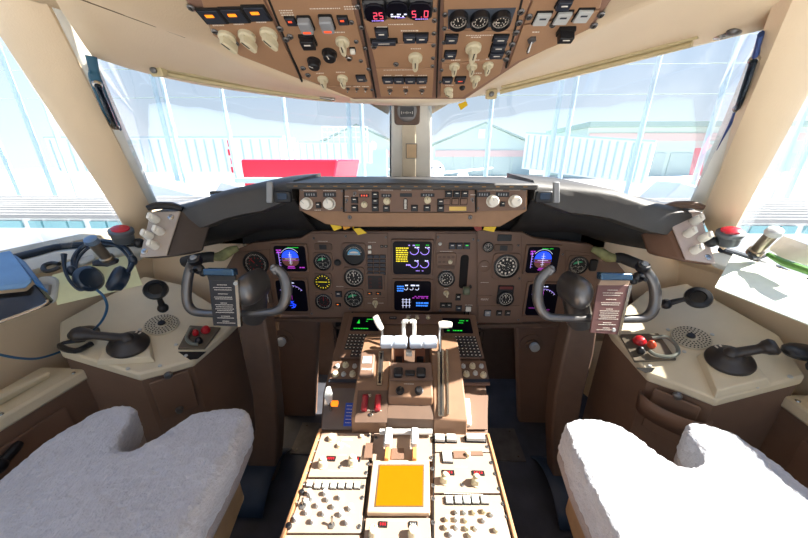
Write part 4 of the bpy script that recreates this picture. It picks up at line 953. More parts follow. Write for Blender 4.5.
g = G(); g.box(tuple(on(1, .85, 409, 353)), (.02, .02, .016)); W(pd, g); add('go_around_button', g, WHITE, pd, bevel=.003)
# stabiliser trim indicator
g = QP.quad([(361, 355), (376, 355), (374, 379), (359, 379)], 0, .022); o = wadd('trim_indicator', g, BROWN, pd, bevel=.006)
g = QP.quad([(364, 360), (372.5, 360), (372, 367), (363, 367)], .022, .024); wadd('indicator_window', g, LGREY, o); QP.text(367, 372, .03, .0225, 2)
g = QP.quad([(358, 391), (388, 391), (387, 423), (355, 423)], .0, .004); wadd('module_plate', g, BROWND, pd)
for x in (365, 378):
    g = G(); g.rbox(0, 0, .017, .048, 0, .012, .004, .003); g.T = Matrix.Translation((0, .0, .006)) @ Matrix.Rotation(.2, 4, 'X'); g.rbox(0, 0, .013, .040, 0, .012, .004, .003); g.T = Matrix.Identity(4); add('fuel_control_switch', g, M('dark_red_guard', '8e1c24', .35), pd, QP.mat(x, 404, .004))
rknob(QP, 371, 415, 10, .8, pd, .004, METAL); rknob(QP, 369.5, 396, 10, .8, pd, .004, METAL); QP.text(371, 411, .06, .0045)
# left shelf: small lever, blue placard; right shelf: white handle
SF2 = SF
g = SF2.quad([(326, 389), (356, 389), (352, 430), (322, 430)], 0, .004); wadd('module_plate', g, M('grey_brown_plate', '6b625c', .5), pd)
p = SF2.hit(331, 411); g = G(); g.cyl(p, p+V((.0, .0, .035)), .005); g.c = 1; g.tube([p+V((0, 0, .03)), p+V((-.004, .004, .06)), p+V((-.004, .01, .085))], [.007, .014, .006], 10, 4, .35); g.c = 2; g.box(tuple(p+V((.014, 0, .03))), (.02, .012, .012)); g.c = 0
W(pd, g); add('alternate_trim_lever', g, [METAL, LGREY, AMBER], pd)
g = SF2.quad([(346, 404), (355, 404), (352.5, 427), (343.5, 427)], .004, .006); o = wadd('blue_scale', g, M('royal_blue_scale', '2a50b8', .4), pd)
P_ = SF2
for k in range(6): P_.text(349.5-k*.35, 407+k*3.4, .014, .0065)
g = SF2.quad([(459, 402), (469, 402), (471, 428), (461, 428)], .003, .022); wadd('parking_brake_handle', g, WHITE, pd, bevel=.004)
g = SF2.quad([(456, 396), (488, 396), (487, 430), (457, 430)], .0, .004); wadd('module_plate', g, BROWN, pd)
for P in (PF, CPn, AF, QP, SF): 
    if P.leg.v: add('printed_legend', W(pd, P.leg), PRINT, pd)
# ---- aft panels (sunlit)
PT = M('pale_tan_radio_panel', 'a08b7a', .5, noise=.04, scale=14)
for q in ([(322, 434), (371, 434), (367, 478), (308, 478)], [(307, 480), (366, 480), (361, 534), (287, 534)], [(374, 434), (432, 434), (432, 462), (372, 462)], [(366, 519), (430, 519), (432, 560), (362, 560)],
          [(435, 434), (488, 434), (492, 453), (435, 453)], [(435, 454), (492, 454), (500, 494), (434, 494)], [(434, 496), (500, 496), (512, 545), (434, 545)], [(285, 536), (361, 536), (358, 560), (276, 560)]):
    g = PA.quad(q, 0, .004); wadd('radio_module', g, PT, pd, bevel=.001)
h = .004
rknob(PA, 332, 440, 20, 1.2, pd, h, KNOB); rknob(PA, 340, 447, 16, 1.1, pd, h, KNOB); rknob(PA, 362, 438, 12, 1.1, pd, h, KNOB)
window(PA, 331, 460, 26, 15, pd, h, 4, m=RED); window(PA, 355, 460.5, 30, 15, pd, h, 4, m=RED)
for x, y in ((323, 466), (353, 464)): rknob(PA, x, y, 22, 1.7, pd, h, KNOB); 
for x, y in ((323, 466), (353, 464), (445, 482), (476, 484)): rknob(PA, x, y, 13, 4.0, pd, h, KNOB)
g = PA.quad([(366, 446), (373, 446), (372, 461), (364, 461)], h, h+.008); wadd('code_block', g, BROWN, pd)
for i in range(6): button(PA, 318+i*7.9, 487.5, 15, 15, pd, h, m=LGREY, legend=GREY)
button(PA, 310, 486, 14, 14, pd, h, m=LGREY, legend=GREY)
for x, y in ((310, 495), (313, 500), (307, 505), (319, 507), (329, 501), (335, 508), (325, 515), (342, 516), (308, 514), (297, 521), (314, 523), (348, 524), (326, 495), (341, 499), (351, 510)): rknob(PA, x, y, 12, 2.0, pd, h, LGREY, name='volume_knob', cap=GREY)
for x, y in ((303, 508), (332, 527)): toggle(PA, x, y, 15, pd, h, .3)
for x, y in ((302, 494), (289, 528)): rknob(PA, x, y, 12, 1.2, pd, h, BLACK)
# centre: transponder handles, amber screen
g = G(); a_, b_ = PA.hit(380, 437), PA.hit(432, 437); g.cyl(a_+V((0, 0, .02)), b_+V((0, 0, .02)), .008, n=12); W(pd, g); add('handle_bar', g, LGREY, pd)
for x in (388.5, 414.5):
    p = PA.hit(x, 452); g = G(); g.rbox(0, 0, .022, .052, .022, .040, .006, .004); g.c = 1; g.rbox(0, -.035, .012, .045, 0, .024, .003, .002); g.c = 0
    add('fire_handle', g, [LGREY, M('orange_tan_stem', 'c98a4a', .5)], pd, PA.mat(x, 446, h))
g = PA.quad([(392, 450), (404, 450), (404, 461), (391, 461)], h, h+.003); wadd('placard', g, BROWN, pd)
g = PA.quad([(373, 464), (429, 464), (430, 517), (367, 517)], 0, .016); fr = wadd('amber_display_unit', g, M('cream_display_bezel', 'c4a98c', .5), pd, bevel=.003); fr['label'] = 'blank bright amber display unit in cream bezel'
g = PA.quad([(379, 469), (424, 469), (423.5, 512), (374.5, 512)], .016, .0172); wadd('display_surround', g, BROWND, fr)
g = PA.quad([(380, 470.5), (423, 470.5), (422.5, 511), (375.8, 511)], .017, .018); wadd('screen', g, ORNG, fr)
window(PA, 383, 526, 20, 12, pd, h, 3, m=RED); window(PA, 413, 526, 20, 12, pd, h, 3); 
for x in (374, 413): rknob(PA, x, 536, 20, 2.0, pd, h, KNOB)
# right column
for x in (439.5, 451): button(PA, x, 441, 28, 20, pd, h, m=LGREY, z=.014, legend=WHITE)
button(PA, 475, 441, 54, 18, pd, h, m=LGREY, z=.016, legend=WHITE); button(PA, 447, 459, 26, 30, pd, h, m=LGREY, legend=GREY); rknob(PA, 468, 457, 12, 2.0, pd, h, KNOB)
g = PA.quad([(453, 453), (465, 453), (466, 460), (454, 460)], h, h+.004); wadd('placard', g, BROWN, pd); g = PA.quad([(470, 453), (482, 453), (483, 457), (471, 457)], h, h+.003); wadd('placard', g, BROWN, pd)
window(PA, 448, 474, 32, 13, pd, h, 4, m=RED); window(PA, 478, 474.5, 32, 13, pd, h, 4, m=RED)
for x, y in ((445, 482), (476, 484)): rknob(PA, x, y, 22, 1.7, pd, h, KNOB)
for x in (449, 458, 466.5, 475, 484): button(PA, x, 502, 17, 17, pd, h, m=LGREY, legend=GREY)
for i, (x, y) in enumerate(((457, 514), (474, 514), (492, 516), (447, 521), (456.5, 521), (466, 522), (484, 522), (446, 529), (457, 529), (467, 530), (476, 530), (496, 532), (451, 536), (470, 537), (465, 514), (484, 513))): rknob(PA, x, y, 11, 1.8, pd, h, KNOB if i % 2 else LGREY, name='volume_knob', cap=GREY)
for x, y in ((318, 441), (314, 452), (310, 463), (306, 474), (369, 437), (368, 465), (366, 474), (303, 485), (363, 488), (362, 499), (296, 503), (292, 517), (359, 528), (432, 439), (431, 459), (432, 470), (433, 487), (433, 500), (484, 438), (487, 448), (491, 464), (495, 475), (499, 490), (503, 505), (507, 518), (433, 524), (376, 439), (340, 468), (462, 486)): fastener(PA, x, y, pd, h, 10)
for x, y, w_ in ((347, 441, .03), (343, 456, .02), (340, 472, .06), (334, 482, .09), (400, 465.5, .05), (460, 449, .04), (461, 468, .03), (463, 495, .09), (457, 509, .06), (484, 509, .03), (398, 522, .04)): PA.text(x, y, w_, h)
PA.line([(343, 440), (352, 440)], .001, h); PA.line([(343, 444), (350, 448)], .001, h)
for a_, b_ in (((372, 434), (362, 534)), ((434, 434), (433, 545))):
    u0, v0 = PA.uv(*a_); u1, v1 = PA.uv(*b_); g = G(); g.T = PA.muv((u0+u1)/2, (v0+v1)/2, .003, math.atan2(v1-v0, u1-u0)); g.box((0, 0, 0), (math.hypot(u1-u0, v1-v0), .003, .002)); wadd('module_seam', g, SEAM, pd)
add('printed_legend', W(pd, PA.leg), PRINT, pd)

# ============================================================ CONTROL YOKES AND COLUMNS
PLAC = {-1: M('black_checklist_card', '2b2a2d', .5, noise=.05), 1: M('maroon_checklist_card', '6b4a46', .5, noise=.05)}
def yoke(s, path, hub, clip_q, card, lbl, colm, boot, tr_tip):
    P = PN(dd(hub[0], hub[1], .93), (0, -1, .22))
    t = thing('control_yoke', lbl, 'control yoke', (dd(hub[0], hub[1], .93).x, .92, 0))
    pts = [P.hit(x, y)+V((0, -.012*(1 if i in (0, len(path)-1) else 0), 0)) for i, (x, y, r) in enumerate(path)]
    g = G(); g.tube(pts, [r*.0031 for _, _, r in path], 16, 5); W(t, g); add('wheel', g, SATIN, t, smooth=60)
    for tip, big in ((pts[0], s < 0), (pts[-1], s > 0)):
        g = G(); T = g.frame(tip-V((0, 0, .006)), (0, -.5, 1) if big else ((-.5*s*-1), -.2, 1)); g.T = T
        if big: g.lathe([(.014, -.012), (.0185, -.004), (.0185, .010), (.015, .014)], 20); g.c = 1; g.lathe([(.010, .013), (.007, .020)], 12); g.c = 0
        else: g.rbox(0, 0, .022, .026, -.006, .016, .006, .004); g.c = 1; g.rbox(0, 0, .012, .012, .015, .019, .003, .001); g.c = 0
        g.T = Matrix.Identity(4); W(t, g); add('horn_cap', g, [SATIN if not big else BLACK, GREY], t)
    # switch cluster on the outer horn
    p = P.hit(*tr_tip); g = G(); g.ball(p+V((0, -.01, 0)), .017, sc=(1, .8, 1)); g.cyl(p+V((0, -.015, 0)), p+V((0, -.04, .004)), .006); g.ball(p+V((s*-.012, -.012, -.012)), .011); W(t, g); add('trim_switch', g, BLACK, t)
    # hub
    g = G(); c = P.hit(*hub); g.T = g.frame(c+V((0, .0, 0)), (0, -1, .1)); g.lathe([(.034, -.09), (.035, -.02), (.031, .012), (.022, .026), (.008, .032)], 28, sy=1.5); g.T = Matrix.Identity(4)
    W(t, g); hb = add('hub', g, SATIN, t, smooth=60)
    # checklist holder
    P2 = PN(P.hit(card[0][0], card[0][1])+V((0, -.035, 0)), (0, -1, .22))
    g = P2.quad(card, 0, .006); cd_ = wadd('checklist_card', g, [PLAC[s]], t, bevel=.001); cx = (card[0][0]+card[1][0])/2
    hgt = card[3][1]-card[0][1]; lg = P2
    for k, (fr_, wd) in enumerate(((.10, .03), (.16, .055), (.21, .05), (.30, .03), (.37, .055), (.41, .05), (.50, .02), (.54, .055), (.585, .05), (.63, .055), (.67, .045), (.71, .055), (.79, .025), (.83, .05), (.90, .02), (.94, .055))):
        xx = cx+(card[3][0]-card[0][0])*fr_; lg.text(xx, card[0][1]+hgt*fr_, wd, .0065)
    W(t, lg.leg); lg.leg.v = [WM[cd_].inverted() @ (WM[t] @ v) for v in lg.leg.v]; add('printed_text', lg.leg, PRINT, cd_)
    g = P2.quad([(card[1][0], card[1][1]), (card[1][0]+3, card[1][1]), (card[2][0]+3, card[2][1]), (card[2][0], card[2][1])], -.004, .007); wadd('card_edge', g, METAL, t)
    g = P2.quad(clip_q, -.01, .016); wadd('holder_clip', g, M('steel_blue_clip', '44607a', .25, .7), t, bevel=.004)
    g = P2.quad([(clip_q[3][0]+2, clip_q[3][1]), (clip_q[2][0]-1, clip_q[2][1]), (card[1][0], card[1][1]+1), (card[0][0], card[0][1]+1)], -.002, .005); wadd('holder_plate', g, DGREY if s < 0 else M('tan_holder_plate', 'a58a72', .5), t)
    # screw on the holder
    u = (card[1][0]+1, card[1][1]+3) if s < 0 else (card[2][0]-4, card[2][1]-5); g = G(); g.lathe([(.006, 0), (.005, .004)], 12); add('fixing_screw', g, LGREY, t, P2.mat(u[0], u[1], .007))
    # column
    rings = []
    for (x0, x1, y, yy) in colm:
        a_, b_ = on(1, yy, x0, y), on(1, yy, x1, y); dz = V((0, .045, 0)); rings.append([a_-dz*.6, b_-dz*.6, b_+dz, a_+dz])
    g = G(); g.loft(rings); W(t, g); add('column', g, BROWND, t, bevel=.008)
    g = G(); g.cyl(P.hit(*hub)+V((0, .05, 0)), V((on(1, .94, (colm[0][0]+colm[0][1])/2, colm[0][2]).x, .94, on(1, .94, colm[0][0], colm[0][2]).z)), .038, .042, 20); W(t, g); add('column_head', g, SATIN, t)
    # boot at the floor
    (bx0, bx1, by0, by1) = boot; c0 = V((on(1, .93, colm[-1][0], 484).x/2+on(1, .93, colm[-1][1], 484).x/2, .93, 0)); wd = min(.22, abs(on(2, 0, bx1, by1).x-on(2, 0, bx0, by1).x))
    g = G(); rows = []
    for i in range(9):
        q = -1+2*i/8; rows.append([(c0.x+k*wd/2*.98, .90+q*.15, .012+.075*(1-q*q)) for k in (-1, -.5, 0, .5, 1)])
    g.grid(rows); W(t, g); add('floor_boot', g, M('blue_black_boot', '26364a', .5), t, solid=.006, smooth=60)
LP = [(198, 258, 4.4), (190.5, 268, 4.6), (187, 284, 4.6), (187, 301, 4.4), (192, 310, 4.4), (202, 313, 4.0), (222, 313.5, 3.6), (246, 313.5, 3.6), (266, 312.5, 3.8), (278, 310, 4.4), (285, 301, 5), (286.5, 287, 5.4), (283, 275, 5), (277.5, 267, 4.4)]
RP = [(547.5, 268, 4.4), (540, 280, 5.0), (537.5, 295, 5.2), (540.5, 309, 4.8), (548, 316.5, 4.4), (562, 318, 4.0), (580, 318.5, 3.8), (606, 319, 3.8), (632, 319, 4.2), (645, 317.5, 4.6), (653, 310, 5), (655.5, 296, 5), (653, 282, 4.8), (646, 271, 4.6), (640, 264, 4.6)]
yoke(-1, LP, (246, 291), [(206, 268), (236, 268.5), (237, 275.5), (206, 275)], [(210, 280), (236, 280), (239, 326), (214.5, 325)], 'left dark metal control yoke holding a black checklist card', [(241, 268, 316, .95), (246, 274, 350, .94), (255, 278, 390, .94), (258, 281, 425, .93), (250, 279, 460, .93), (246, 275, 484, .93)], (222, 288, 470, 517), (201, 268))
yoke(1, RP, (581, 294), [(598, 272), (629, 273), (630, 280), (598, 279.5)], [(597, 285), (627.5, 285), (616, 334), (589, 332)], 'right dark metal control yoke holding a maroon checklist card', [(566, 594, 322, .95), (560, 590, 350, .94), (552, 580, 390, .94), (549, 574, 425, .93), (550, 577, 460, .93), (552, 580, 490, .93)], (545, 610, 475, 520), (636, 276))

# ============================================================ FOOTWELL
fw_ = PN((0, 1.26, .4), (0, -1, 0))
for s, q, kn, lbl in ((-1, [(277, 318), (318, 318), (314, 445), (280, 440)], (283, 339), 'brown footwell fairing left of the pedestal with a round adjuster'), (1, [(516, 325), (566, 325), (560, 450), (520, 455)], (531, 344), 'brown footwell fairing right of the pedestal with a round adjuster')):
    t = thing('footwell_fairing', lbl, 'fairing', (s*.45, 1.26, 0)); g = G(); u = [fw_.uv(*p) for p in q]; g.T = fw_.muv(0, 0); g.prism(u, -.05, 0); W(t, g); add('fairing_panel', g, BROWN, t, bevel=.012)
    g = G(); g.lathe([(.055, 0), (.055, .004), (.03, .006), (.028, .015)], 24); add('adjuster_plate', g, BROWNW, t, fw_.mat(kn[0], kn[1], 0))
    g = G(); g.lathe([(.014, 0), (.014, .03), (.010, .034)], 16); g.c = 1; g.T = Matrix.Translation((0, 0, .02)); g.lathe([(.022, 0), (.022, .016), (.012, .02)], 18); g.T = Matrix.Identity(4); g.c = 0; add('adjuster_knob', g, [BLACK, LGREY], t, fw_.mat(kn[0]+1, kn[1]-1, .006))
for s, x0, lbl in ((-1, -.68, 'ribbed metal rudder pedal deep in the left footwell'), (1, .68, 'ribbed metal rudder pedal deep in the right footwell')):
    t = thing('rudder_pedal', lbl, 'pedal', (x0, 1.38, 0), )
    g = G(); g.T = Matrix.Translation((x0, 1.36, .30)) @ Matrix.Rotation(1.2, 4, 'X'); g.rbox(0, 0, .10, .20, 0, .015, .012, .004)
    for k in range(6): g.box((0, -.08+k*.032, .018), (.09, .010, .006))
    g.T = Matrix.Identity(4); W(t, g); add('foot_plate', g, SATIN, t)
    g = G(); g.cyl((x0, 1.39, .30), (x0, 1.42, 0), .018); W(t, g); add('pedal_arm', g, DGREY, t)
for s, lbl in ((-1, 'dark grid vent beside the pedestal in the left footwell'), (1, 'dark grid vent beside the pedestal in the right footwell')):
    t = thing('footwell_vent', lbl, 'vent', (s*.33, 1.30, 0)); g = G(); g.box((s*.315, 1.275, .34), (.10, .02, .67)); W(t, g); add('vent_backing', g, SEAM, t); g = G()
    for k in range(5): g.box((s*.315, 1.261, .36+k*.068), (.10, .01, .012))
    for k in range(3): g.box((s*(.315)+(-.040+k*.04), 1.261, .50), (.010, .01, .32))
    W(t, g); add('vent_grid', g, BROWND, t)
# seat rails on the floor
for s, x, lbl in ((-1, -.345, 'seat floor track with metal strip left of the pedestal'), (1, .335, 'seat floor track with metal strip right of the pedestal')):
    t = thing('floor_track', lbl, 'floor track', (x, .6, 0)); g = G(); g.box((x, .55, .02), (.13, .80, .04)); W(t, g); add('track_cover', g, BROWNW, t, bevel=.006)
    g = G(); g.box((x, .42, .046), (.025, .52, .012)); W(t, g); add('metal_strip', g, METAL, t, bevel=.003)
    g = G(); g.box((x, .86, .05), (.11, .22, .03)); W(t, g); add('dark_cover', g, BLACK, t, bevel=.006)
    for k in range(5): g = G(); g.lathe([(.006, 0), (.005, .003)], 10); add('screw', g, METAL, t, Matrix.Translation((x+.05, .30+k*.13, .04)))
g = G(); g.box((0, 1.0, .003), (.0, 0, 0))
for s in (-1, 1):
    t = thing('floor_plate', 'scuffed metal kick plate on the floor, %s footwell' % ('left' if s < 0 else 'right'), 'floor plate', (s*.45, 1.12, 0)); g = G(); g.box((s*.43, 1.12, .004), (.26, .18, .008)); W(t, g); add('plate', g, M('worn_grey_plate', '55504a', .5, .1, noise=.3, scale=20), t)
    for dx in (-.1, .1):
        for dy in (-.07, .07): g = G(); g.lathe([(.005, 0), (.004, .003)], 8); add('screw', g, METAL, t, Matrix.Translation((s*.43+dx, 1.12+dy, .008)))

# ============================================================ SEATS
def fleece(name, col):
    m = M(name, col, .95, noise=.05, scale=60, bump=.9, bscale=160); b = m.node_tree.nodes['Principled BSDF']; b.inputs['Sheen Weight'].default_value = .3
    return m
FL = fleece('white_sheepskin', 'b3b5bc'); KN = M('grey_knit_backing', 'a39a97', .9, noise=.25, scale=350, bump=.3, stretch=(1, 1, 3))
def seat(s, lbl):
    cx = s*.60; t = thing('pilot_seat', lbl, 'seat', (cx, .25, 0)); m = lambda x: cx+(-s)*x     # +x towards the pedestal
    # outline: inner lobe to the right for the left seat
    OL = [(.215, -.10), (.215, .30), (.205, .50), (.19, .600), (.15, .618), (.09, .612), (.045, .595), (.015, .53), (-.010, .485), (-.055, .485), (-.085, .52), (-.098, .575), (-.125, .612), (-.17, .618), (-.215, .59), (-.235, .50), (-.24, .30), (-.24, -.10)]
    g = G(); P = [(m(x), y) for x, y in OL]
    g.prism(P, .605, .705); W(t, g)
    o = add('sheepskin_cushion', g, [FL], t)
    q = o.modifiers.new('remesh', 'REMESH'); q.mode = 'VOXEL'; q.voxel_size = .009; q.use_smooth_shade = True
    q = o.modifiers.new('smooth', 'SMOOTH'); q.iterations = 9; q.factor = .6
    tx = bpy.data.textures.get('tuft') or bpy.data.textures.new('tuft', 'CLOUDS'); tx.noise_scale = .012; tx.noise_depth = 2
    tx2 = bpy.data.textures.get('dent') or bpy.data.textures.new('dent', 'CLOUDS'); tx2.noise_scale = .13
    q = o.modifiers.new('dents', 'DISPLACE'); q.texture = tx2; q.strength = .018; q.mid_level = .45; q.texture_coords = 'GLOBAL'
    q = o.modifiers.new('subdivide', 'SUBSURF'); q.levels = 0; q.render_levels = 1; q.subdivision_type = 'SIMPLE'
    q = o.modifiers.new('tufts', 'DISPLACE'); q.texture = tx; q.strength = .007; q.mid_level = .5; q.texture_coords = 'GLOBAL'
    # knitted underside hem
    g = G(); cxm = sum(p[0] for p in P)/len(P); cym = .3
    g.prism([(cxm+(x-cxm)*1.0, y-.004 if y > .4 else y) for x, y in P], .575, .622); W(t, g); o = add('knitted_hem', g, KN, t, bevel=.012)
    g = G(); g.prism([(m(x*.86), y*.92) for x, y in OL], .44, .59); W(t, g); add('seat_pan', g, M('tan_seat_leather', 'a88a66', .6, noise=.08), t, bevel=.012)
    g = G(); g.box((cx, .22, .32), (.24, .34, .26)); g.box((cx, .22, .11), (.34, .44, .10)); W(t, g); add('pedestal_base', g, DGREY, t, bevel=.01)
    g = G(); g.T = g.frame((m(.24), .26, .50), (-s, 0, 0)); g.lathe([(.02, -.03), (.026, 0), (.026, .022), (.018, .028)], 18); g.T = Matrix.Identity(4); W(t, g); add('adjuster_knob', g, BLACK, t)
    for x in (-.15, .15): g = G(); g.box((cx+x, .22, .035), (.04, .60, .05)); W(t, g); add('slide_rail', g, METAL, t)
    return t
seat(-1, 'left pilot seat cushion in white sheepskin, in the shade'); seat(1, 'right pilot seat cushion in white sheepskin, in bright sun')

# ============================================================ SIDE CONSOLES
CT = M('cream_console_top', 'cfc3a8', .5, noise=.05, scale=12, bump=.1)
ZC = .70
PCS = {-1: PN((-.75, .9, ZC), (.30, -.22, 1)), 1: PN((.75, .9, ZC), (-.30, -.22, 1))}
def console(s, out, drawer, lbl):
    t = thing('side_console', lbl, 'console', (s*.95, 1.0, 0)); PC = PCS[s]; P = [PC.hit(*p) for p in out]
    zz = lambda x, y: PC.O.z-(PC.N.x*(x-PC.O.x)+PC.N.y*(y-PC.O.y))/PC.N.z
    P = P+[V((x, y, zz(x, y))) for x, y in ((s*.98, 1.16), (s*1.12, 1.15), (s*1.17, .85))]
    g = G(); g.loft([[p-V((0, 0, .03)) for p in P], P]); W(t, g); add('console_top', g, CT, t, bevel=.006)
    c = sum(P, V())/len(P); g = G(); Q = [c+(p-c)*.975 for p in P]; g.loft([[V((p.x, p.y, 0)) for p in Q], [V((p.x, p.y, zz(p.x, p.y)-.028)) for p in Q]]); W(t, g); add('console_base', g, BROWNW, t)
    return t
cl = console(-1, [(59, 350), (138, 374), (166, 367), (192, 360), (227, 331), (238, 320)], None, 'left cream topped side console with black steering tiller')
cr_ = console(1, [(806, 376), (718, 399), (684, 386), (649, 374), (613, 334), (606, 322)], None, 'right cream topped side console with black steering tiller')
def facep(par, a, b, ztop, zbot, inset, nm, mat, off=.006, th=.008):
    PC = PCS[-1 if a[0] < 400 else 1]; A = PC.hit(*a); B = PC.hit(*b); A.z = B.z = 0; d = (B-A); n = V((-d.y, d.x, 0)).normalized()
    if n.y > 0: n = -n
    A2 = A.lerp(B, inset)+n*off; B2 = A.lerp(B, 1-inset)+n*off
    g = G(); g.solidquad([A2+V((0, 0, zbot)), B2+V((0, 0, zbot)), B2+V((0, 0, ztop)), A2+V((0, 0, ztop))], n*th); return wadd(nm, g, mat, par, bevel=.004), A2.lerp(B2, .5), n
# drawers at the front corner
o, c, n = facep(cl, (138, 374), (192, 360), .655, .50, .12, 'drawer', BROWNW); g = G(); g.T = g.frame(c+n*.008+V((0, 0, .665)), n); g.lathe([(.012, 0), (.010, .012), (.006, .014)], 14); g.T = Matrix.Identity(4); wadd('latch', g, SATIN, cl)
g = G(); g.T = g.frame(c+n*.01+V((0, 0, .52)), n); g.lathe([(.012, 0), (.010, .012), (.006, .014)], 14); g.T = Matrix.Identity(4); wadd('latch', g, SATIN, cl)
o, c, n = facep(cr_, (718, 399), (649, 374), .655, .50, .15, 'drawer', BROWNW); g = G(); g.T = g.frame(c+n*.008+V((0, 0, .665)), n); g.lathe([(.012, 0), (.010, .012), (.006, .014)], 14); g.T = Matrix.Identity(4); wadd('latch', g, SATIN, cr_)
def cup(par, c, n):
    g = G(); side = V((-n.y, n.x, 0)); rows = []
    for i in range(13):
        q = -1+i/6; rows.append([c+side*(.085*q)+n*(.010+.05*math.sqrt(max(0, 1-q*q)))+V((0, 0, .632-.02*(1-q*q)*0)), c+side*(.08*q)+n*(.008+.035*math.sqrt(max(0, 1-q*q)))+V((0, 0, .56))])
    g.grid(rows); wadd('map_pocket', g, BROWN, par, solid=.005, smooth=60)
cup(cr_, c, n)
def screwrow(par, pts, z=ZC):
    for x, y in pts: g = G(); g.lathe([(.006, 0), (.005, .003)], 10); add('screw', g, LGREY, par, PCS[-1 if x < 400 else 1].mat(x, y, .001))
screwrow(cl, [(66, 351), (100, 361), (128, 369), (160, 366), (186, 356), (140, 330), (176, 345)]); screwrow(cr_, [(724, 393), (756, 387), (790, 377), (712, 335), (730, 350), (684, 352), (668, 330), (650, 366)])
def grille(par, px, py, R, lbl=None):
    PC = PCS[-1 if px < 400 else 1]; g = G(); g.lathe([(R, 0), (R, .004), (R*.97, .006), (R*.3, .006), (R*.28, .009), (R*.1, .012)], 32); g.c = 1
    for k, n_ in enumerate((14, 20, 26, 30)):
        for i in range(n_): t_ = 2*pi*(i+.5*(k % 2))/n_; rr = R*(.42+.155*k); g.box((rr*math.cos(t_), rr*math.sin(t_), .0063), (R*.075, R*.075, .0008))
    g.c = 2; g.T = Matrix.Translation((0, 0, .009)); g.lathe([(R*.24, 0), (R*.2, .006)], 16); g.T = Matrix.Identity(4); g.c = 0
    add('speaker_grille', g, [M('pale_grille', 'b9b09a', .5), SEAM, BLACK], par, PC.mat(px, py, 0))
grille(cl, 162, 325, .052); grille(cr_, 690.5, 338, .052)
def tiller(par, s, base, grip, blk, pad, lbl):
    PC = PCS[s]; c = PC.hit(*base)
    g = G(); poly = [PC.uv(*p) for p in pad]; g.T = PC.muv(0, 0)
    cc = (sum(p[0] for p in poly)/4, sum(p[1] for p in poly)/4)
    g.loft([[(cc[0]+(x-cc[0])*1.15, cc[1]+(y-cc[1])*1.15, 0) for x, y in poly], [(x, y, .022) for x, y in poly]]); W(par, g); add('tiller_mount', g, CT, par, bevel=.003)
    c = c+PC.N*.022; t = thing('steering_tiller', lbl, 'tiller', c)
    g = G(); k9 = .055/.070; g.lathe([(r_*k9, z_) for r_, z_ in ((.068, 0), (.070, .006), (.066, .014), (.045, .020), (.040, .030), (.025, .038))], 36); g.c = 1
    for k in (-1, 1): g.box((k*.006, .040, .0185), (.004, .012, .003))
    g.c = 0; u_, v_ = PC.uv(*base); add('wheel_disc', g, [M('black_brown_tiller', '2f2a28', .4), PRINT], t, PC.muv(u_, v_, .022), smooth=50)
    e_ = dd(grip[0], grip[1], grip[2]); c2 = c+PC.N*.035; d = e_-c2; g = G()
    g.tube([c2-PC.N*.02, c2, c2+d*.15, c2+d*.6, c2+d*.75, c2+d*.9, c2+d*1.0], [.020, .020, .014, .013, .020, .023, .015], 14, 4); W(t, g); add('handle', g, M('black_brown_tiller', '2f2a28', .4), t, smooth=60)
    p = dd(*blk); q = thing('oxygen_mask_hose', 'black oxygen mask fitting behind the %s tiller handle' % ('left' if s < 0 else 'right'), 'mask fitting', p)
    g = G(); g.ball(p, .035, sc=(1.3, 1, .6)); W(q, g); add('mask_cup', g, BLACK, q)
    g = G(); g.tube([p+V((.02, -.02, -.01)), p+V((-.03, -.05, -.015)), p+V((-s*.02+.02, -.07, -.02)), p+V((.05, -.03, -.02))], .009, 8, 4); W(q, g); add('hose', g, BLACK, q)
tiller(cl, -1, (130.5, 350), (72, 333, .93), (84, 333, 1.0), [(112, 342), (148, 338), (152, 361), (100, 364)], 'black steering tiller on the left console')
tiller(cr_, 1, (727, 366), (778, 346, .82), (802, 352, .84), [(700, 358), (734, 344), (765, 383), (716, 395)], 'black steering tiller on the right console')
def redpanel(par, q, lbl, knobs, loop):
    PC = PCS[-1 if q[0][0] < 400 else 1]
    g = PC.quad(q, .001, .010); o = wadd('small_panel', g, M('olive_brown_panel', '5f5546', .5), par, bevel=.002)
    for (x, y, r, m) in knobs: g = G(); g.lathe([(r, 0), (r*1.1, .008), (r*.7, .02), (r*.2, .024)], 16); add('panel_knob', g, m, o, PC.mat(x, y, .010))
    g = G(); P = [PC.hit(x, y)+V((0, 0, .02)) for x, y in loop]; g.tube(P, .006, 8, 4); W(o, g); add('hose_loop', g, M('grey_clear_tube', '6f7269', .3), o)
redpanel(cl, [(190, 327), (221, 329), (205, 350), (178, 350)], '', [(196, 336, .010, RED), (206, 333, .015, RED), (199, 344, .012, BLACK)], [(192, 333), (188, 342), (192, 348), (199, 349)])
redpanel(cr_, [(619, 336), (658, 335), (676, 361), (634, 363)], '', [(639, 344, .018, RED), (651, 348, .012, M('orange_knob', 'c44a2a', .4)), (640, 354, .012, BLACK)], [(650, 343), (664, 342), (674, 350), (676, 358), (668, 362), (654, 360), (648, 356)])
# dark recess strip between panel and rim
for par, q in ((cl, [(178, 352), (206, 352), (198, 359), (190, 360)]), (cr_, [(636, 368), (655, 368), (652, 372), (645, 373)])):
    g = PCS[-1 if q[0][0] < 400 else 1].quad(q, .0005, .002); wadd('recess', g, SEAM, par)
